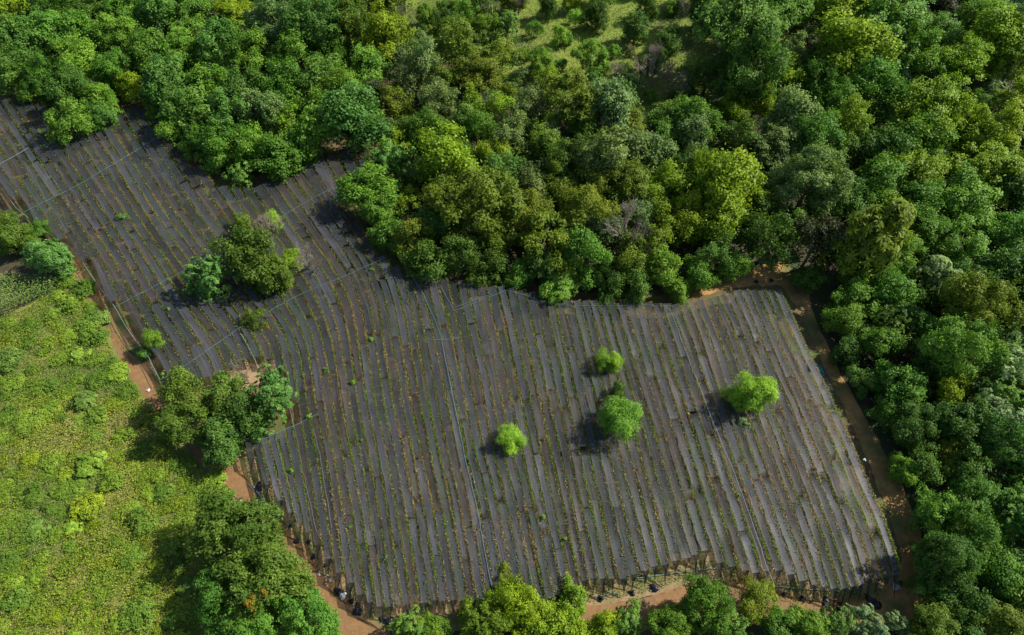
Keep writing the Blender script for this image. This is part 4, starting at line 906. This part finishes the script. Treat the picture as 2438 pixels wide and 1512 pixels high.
# ------------------------------------------------------------------ meadow bushes
BU = [(238, 760, 60, 'B'), (170, 726, 60, 'L'), (211, 777, 60, 'G'), (68, 777, 50, 'G'), (163, 801, 55, 'L'), (231, 803, 65, 'G'), (190, 849, 60, 'X', 'leafy'), (146, 855, 50, 'L'), (27, 855, 70, 'B'), (112, 920, 60, 'G'), (34, 913, 60, 'X'), (238, 903, 60, 'G'), (282, 886, 60, 'L'),
      (204, 954, 65, 'B'), (306, 930, 55, 'G'), (163, 933, 50, 'X'), (61, 998, 60, 'L'), (20, 985, 55, 'G'), (95, 998, 60, 'L'), (238, 988, 60, 'X'), (61, 1018, 50, 'X'), (82, 1175, 60, 'G'), (82, 1263, 65, 'B'), (218, 1107, 75, 'X', 'leafy'), (204, 1209, 80, 'Y'), (340, 1243, 80, 'G'), (313, 1321, 75, 'G'),
      (391, 1168, 55, 'G'), (153, 1355, 60, 'G'), (435, 1110, 60, 'G'), (510, 1141, 60, 'L'), (493, 1202, 55, 'G'), (357, 1389, 70, 'G'), (126, 1471, 50, 'Y'), (326, 1464, 90, 'G'), (34, 1433, 80, 'G'), (279, 1490, 50, 'L'), (425, 1467, 85, 'G'), (20, 1243, 60, 'X'), (14, 1338, 60, 'G'), (408, 1304, 60, 'G'), (224, 1382, 55, 'G'), (184, 1010, 60, 'X'),
      (200, 690, 60, 'G'), (160, 668, 50, 'G'), (215, 735, 40, 'X'), (240, 800, 40, 'G'), (265, 868, 45, 'X'), (310, 930, 45, 'G'), (360, 1000, 60, 'O'), (380, 1065, 60, 'O'), (340, 1075, 60, 'G'), (470, 1165, 50, 'X'), (540, 1175, 45, 'G'), (440, 1240, 60, 'G'), (270, 1150, 60, 'L'), (130, 1095, 60, 'X'), (300, 1035, 55, 'L'), (450, 1395, 70, 'D'), (420, 1350, 60, 'D'), (520, 1215, 55, 'G')]
br = random.Random(9); MEAD = [(-60, 770), (60, 745), (150, 690), (180, 690), (225, 770), (300, 900), (400, 1060), (470, 1125), (520, 1180), (450, 1250), (430, 1400), (460, 1550), (-60, 1550)]
acc2 = [(b[0], b[1], b[2]) for b in BU]; nb = 0
for _ in range(4000):
    if nb >= 115: break
    x = br.uniform(-40, 540); y = br.uniform(690, 1540)
    if not inpoly([x], [y], MEAD)[0]: continue
    d = br.uniform(28, 56)
    if any((x-a)**2+(y-b)**2 < (.36*(d+e))**2 for a, b, e in acc2): continue
    acc2.append((x, y, d)); BU.append((x, y, d, br.choice('GGXXLLLYO'))); nb += 1
todo2 = []
for i, b in enumerate(BU):
    x, y, d, c = b[:4]; k = b[4] if len(b) > 4 else ('leafy' if i % 9 == 4 else 'bush')
    p = at(x, y, .3); s = d/2*depth(p)/F; r = random.Random(i)
    col = tuple(.72*p_+.28*q_ for p_, q_ in zip(C_[c], C_['L'])); f = r.uniform(.9, 1.25)
    col = (col[0]*1.15, col[1], col[2]*.8)
    o = link('meadow_bush', SMALL[k][i % len(SMALL[k])], M_LEAF, None, tuple(v*f for v in col)); h = r.uniform(.40, .75)
    o.location = (p[0], p[1], s*h*.35); o.scale = (s, s, s*h); o.rotation_euler[2] = i*1.7
    tag(o, None, 'bush', 'bushes of the left meadow'); todo2.append((o, f'{CN[c]} {"broad leaved" if k == "leafy" else "low"} bush', x, y))
fill_labels(todo2)

# ------------------------------------------------------------------ uncountable growth: meadow herbs, corn, undergrowth, grass
def scatter(poly, n, seed, dens=None):
    r = np.random.default_rng(seed); P = np.array(poly)
    W = np.array([at(a, b, 0) for a, b in poly])[:, :2]
    lo, hi = W.min(0), W.max(0); q = r.uniform(lo, hi, (int(n), 2))
    return q[inpoly(q[:, 0], q[:, 1], [tuple(w) for w in W])]
def herb_mesh(name, poly, n, seed, pal, zlo, zhi, Llo, Lhi, bumpy=0.0, wid=.5, up=.9, scale=0.5, gain=1.35, holes=()):
    r = np.random.default_rng(seed); q = scatter(poly, n, seed)
    for hp in holes: q = q[~inpoly(q[:, 0], q[:, 1], [tuple(at(a, b, 0)[:2]) for a, b in hp])]
    m = len(q)
    a = fbm(q[:, 0]*scale, q[:, 1]*scale, seed); b = fbm(q[:, 0]*scale*.35, q[:, 1]*scale*.35, seed+7)
    top = zlo+(zhi-zlo)*np.clip(a*1.6-.3, .05, 1)
    z = top*r.random(m)**.55
    v = np.clip(b*1.9-.33+r.normal(0, .16, m), 0, .999)*(len(pal)-1); i = v.astype(int); f = (v-i)[:, None]
    pal = np.array(pal); col = pal[i]*(1-f)+pal[np.minimum(i+1, len(pal)-1)]*f
    col = col*r.uniform(.74, 1.26, (m, 1))*gain
    L = r.uniform(Llo, Lhi, m)
    return leaf_mesh(name, np.stack([q[:, 0], q[:, 1], z], -1), unit(r.normal(0, .55, (m, 3))+[0, 0, up]), r.normal(0, 1, (m, 3)), L, L*wid, col=col)
MEADOW_P = [(-110, 775), (0, 760), (60, 738), (140, 690), (165, 645), (205, 712), (238, 758), (260, 805), (284, 868), (336, 935), (395, 1010), (478, 1112), (530, 1170), (600, 1270), (640, 1600), (-110, 1600)]
tag(link('meadow_herbs', herb_mesh('meadow_herbs', MEADOW_P, 290000, 31, [(.225, .21, .06), (.20, .21, .032), (.175, .21, .018), (.13, .185, .016), (.09, .15, .022)], .1, 1.0, .07, .20, scale=.45, gain=1.5), M_TINT),
    'bright green and straw coloured tangle of meadow herbs', 'meadow plants', kind='stuff')
tag(link('clearing_grass_tufts', herb_mesh('clearing_grass_tufts', [(965, -140), (1715, -140), (1700, 120), (1690, 290), (1480, 285), (1250, 200), (1120, 160), (975, 120)], 90000, 33,
    [(.18, .19, .055), (.17, .24, .03), (.14, .22, .025), (.09, .17, .025)], .05, .8, .10, .28, scale=.3, gain=1.3), M_TINT), 'rough yellow green grass and low growth in the clearing', 'grass', kind='stuff')
# forest undergrowth
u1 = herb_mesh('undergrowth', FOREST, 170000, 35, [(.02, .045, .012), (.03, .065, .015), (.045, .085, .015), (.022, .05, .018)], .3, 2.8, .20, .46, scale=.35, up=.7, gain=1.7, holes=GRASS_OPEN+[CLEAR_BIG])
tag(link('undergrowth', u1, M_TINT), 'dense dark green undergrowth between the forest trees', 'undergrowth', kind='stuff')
_W = [tuple(at(x, y, 0)[:2]) for x, y in FOREST]
def inset_keep(q, dd):
    k_ = np.ones(len(q), bool)
    for dx, dy in ((dd, 0), (-dd, 0), (0, dd), (0, -dd)): k_ &= inpoly(q[:, 0]+dx, q[:, 1]+dy, _W)
    return k_
rv = np.random.default_rng(61); q = scatter(FOREST, 9000, 62); q = q[inset_keep(q, 3.2)]
for hp in GRASS_OPEN+[CLEAR_BIG]: q = q[~inpoly(q[:, 0], q[:, 1], [tuple(at(a, b, 0)[:2]) for a, b in hp])]
q = q[rv.random(len(q)) < .2+.9*fbm(q[:, 0]*.2, q[:, 1]*.2, 3)]
m_ = 70; ctr = np.stack([q[:, 0], q[:, 1], rv.uniform(1.2, 4.0, len(q))], -1); rs = rv.uniform(.45, 1.15, len(q))
dv = unit(rv.normal(0, 1, (len(q), m_, 3))+[0, 0, .5]); pos = (ctr[:, None]+dv*rs[:, None, None]*rv.uniform(.55, 1.05, (len(q), m_, 1))*[1, 1, .75]).reshape(-1, 3)
base = np.array([(.075, .165, .022), (.10, .175, .018), (.12, .18, .016), (.055, .12, .022), (.085, .15, .045)])[rv.integers(5, size=len(q))]
colv = (base[:, None]*rv.uniform(.6, 1.4, (len(q), m_, 1))).reshape(-1, 3)
nv_ = unit(dv.reshape(-1, 3)*.8+[0, 0, .6]+rv.normal(0, .45, (len(pos), 3))); Lv = rv.uniform(.16, .34, len(pos))
tag(link('vines_and_shrubs', leaf_mesh('vines_and_shrubs', pos, nv_, rv.normal(0, 1, (len(pos), 3)), Lv, Lv*.5, col=colv), M_TINT), 'tangle of vines and shrub tops filling the wood between tree crowns', 'undergrowth', kind='stuff')
# grass along paths and net edges
gv = []
def edge_grass(name, poly, n, seed, lab, pal, hi=.28):
    tag(link(name, herb_mesh(name, poly, n, seed, pal, .02, hi, .07, .18, scale=.9), M_TINT), lab, 'grass', kind='stuff')
GP_ = [(.16, .13, .05), (.11, .14, .03), (.08, .14, .02), (.05, .11, .02)]
edge_grass('verge_grass', S([(150, 600), (200, 650), (265, 745), (320, 835), (380, 900), (430, 970), (418, 985), (372, 915), (330, 868), (292, 790), (248, 715), (190, 640)]), 17000, 41, 'grassy verge between the dirt track and the boundary pipe', GP_)
edge_grass('track_grass', [(190, 640), (199, 636), (238, 706), (274, 784), (318, 858), (306, 866), (262, 795), (224, 718)], 7000, 42, 'thin grass strip between the wheel ruts', GP_[1:], .18)
edge_grass('bottom_grass', S([(1440, 1470), (1560, 1440), (1680, 1410), (1780, 1400), (1900, 1440), (2060, 1480), (2200, 1470), (2200, 1500), (2000, 1510), (1880, 1490), (1700, 1455), (1600, 1485), (1450, 1510)]), 7000, 43, 'patchy grass under the gathered bottom net ends', GP_)
edge_grass('strip_grass', EDGE, 6000, 44, 'thin dry grass on the right dirt strip', [(.22, .15, .06), (.16, .12, .05), (.10, .11, .03)], .12)
edge_grass('corner_grass', S([(575, 1150), (640, 1180), (740, 1310), (850, 1450), (930, 1550), (880, 1500), (790, 1400), (690, 1300), (610, 1200)]), 5000, 45, 'dry grass between the left path and net ends', GP_, .2)
edge_grass('left_nook_grass', S([(-60, 460), (20, 480), (90, 560), (160, 620), (150, 600), (60, 500)]), 5000, 46, 'grass at the left boundary of the nets', GP_)
edge_grass('dry_leaf_litter', TRACK, 5200, 47, 'bits of dry leaf, gravel and sparse weeds on the dirt track', [(.10, .06, .03), (.34, .22, .12), (.16, .10, .05), (.12, .13, .03)], .05)
edge_grass('dry_straw', S([(598, 1115), (740, 1285), (850, 1420), (920, 1480), (1100, 1490), (1480, 1430), (1680, 1385), (1790, 1380), (2060, 1455), (2215, 1425), (2255, 1500), (2100, 1540), (1700, 1475), (1500, 1515), (920, 1575), (740, 1375), (590, 1175)]), 9000, 48,
    'dry straw and low weeds on the bare margin', [(.30, .22, .11), (.22, .16, .07), (.13, .15, .04), (.10, .15, .03)], .12)
# corn: rows parallel to its lower border
rc = np.random.default_rng(50); a = at(-80, 800, 0)[:2]; b = at(140, 692, 0)[:2]; e = unit((b-a)[None])[0]; nrm = np.array([-e[1], e[0]])
CORN = [(-90, 672), (0, 664), (128, 672), (143, 690), (60, 740), (0, 770), (-90, 812)]; CW = [tuple(at(x, y, 0)[:2]) for x, y in CORN]
cc, cn, ct, cL, ccol = [], [], [], [], []
for ri in range(16):
    for si in range(115):
        q = a+e*(si*.20-1)+nrm*(.25+ri*.86)+rc.normal(0, .03, 2)
        if not inpoly([q[0]], [q[1]], CW)[0]: continue
        hh = rc.uniform(1.5, 1.9)
        for j in range(11):
            th = rc.uniform(0, 6.28); z = hh*(.25+.75*j/10); L = .36*(1-.3*j/10)
            d = np.array([math.cos(th), math.sin(th), rc.uniform(.2, .9)])
            cc.append(np.array([q[0], q[1], z])+d*L*.45); ct.append(d); cn.append(np.array([-.3*d[0], -.3*d[1], 1])+rc.normal(0, .2, 3)); cL.append(L)
            ccol.append(np.array([.17, .28, .055])*rc.uniform(.75, 1.25) if j < 9 else np.array([.32, .36, .12]))
cL = np.array(cL)
tag(link('corn_crop', leaf_mesh('corn_crop', np.array(cc), unit(np.array(cn)), np.array(ct), cL, cL*.24, col=np.array(ccol)), M_TINT), 'dense rows of pale green corn at the left edge', 'corn', kind='stuff')
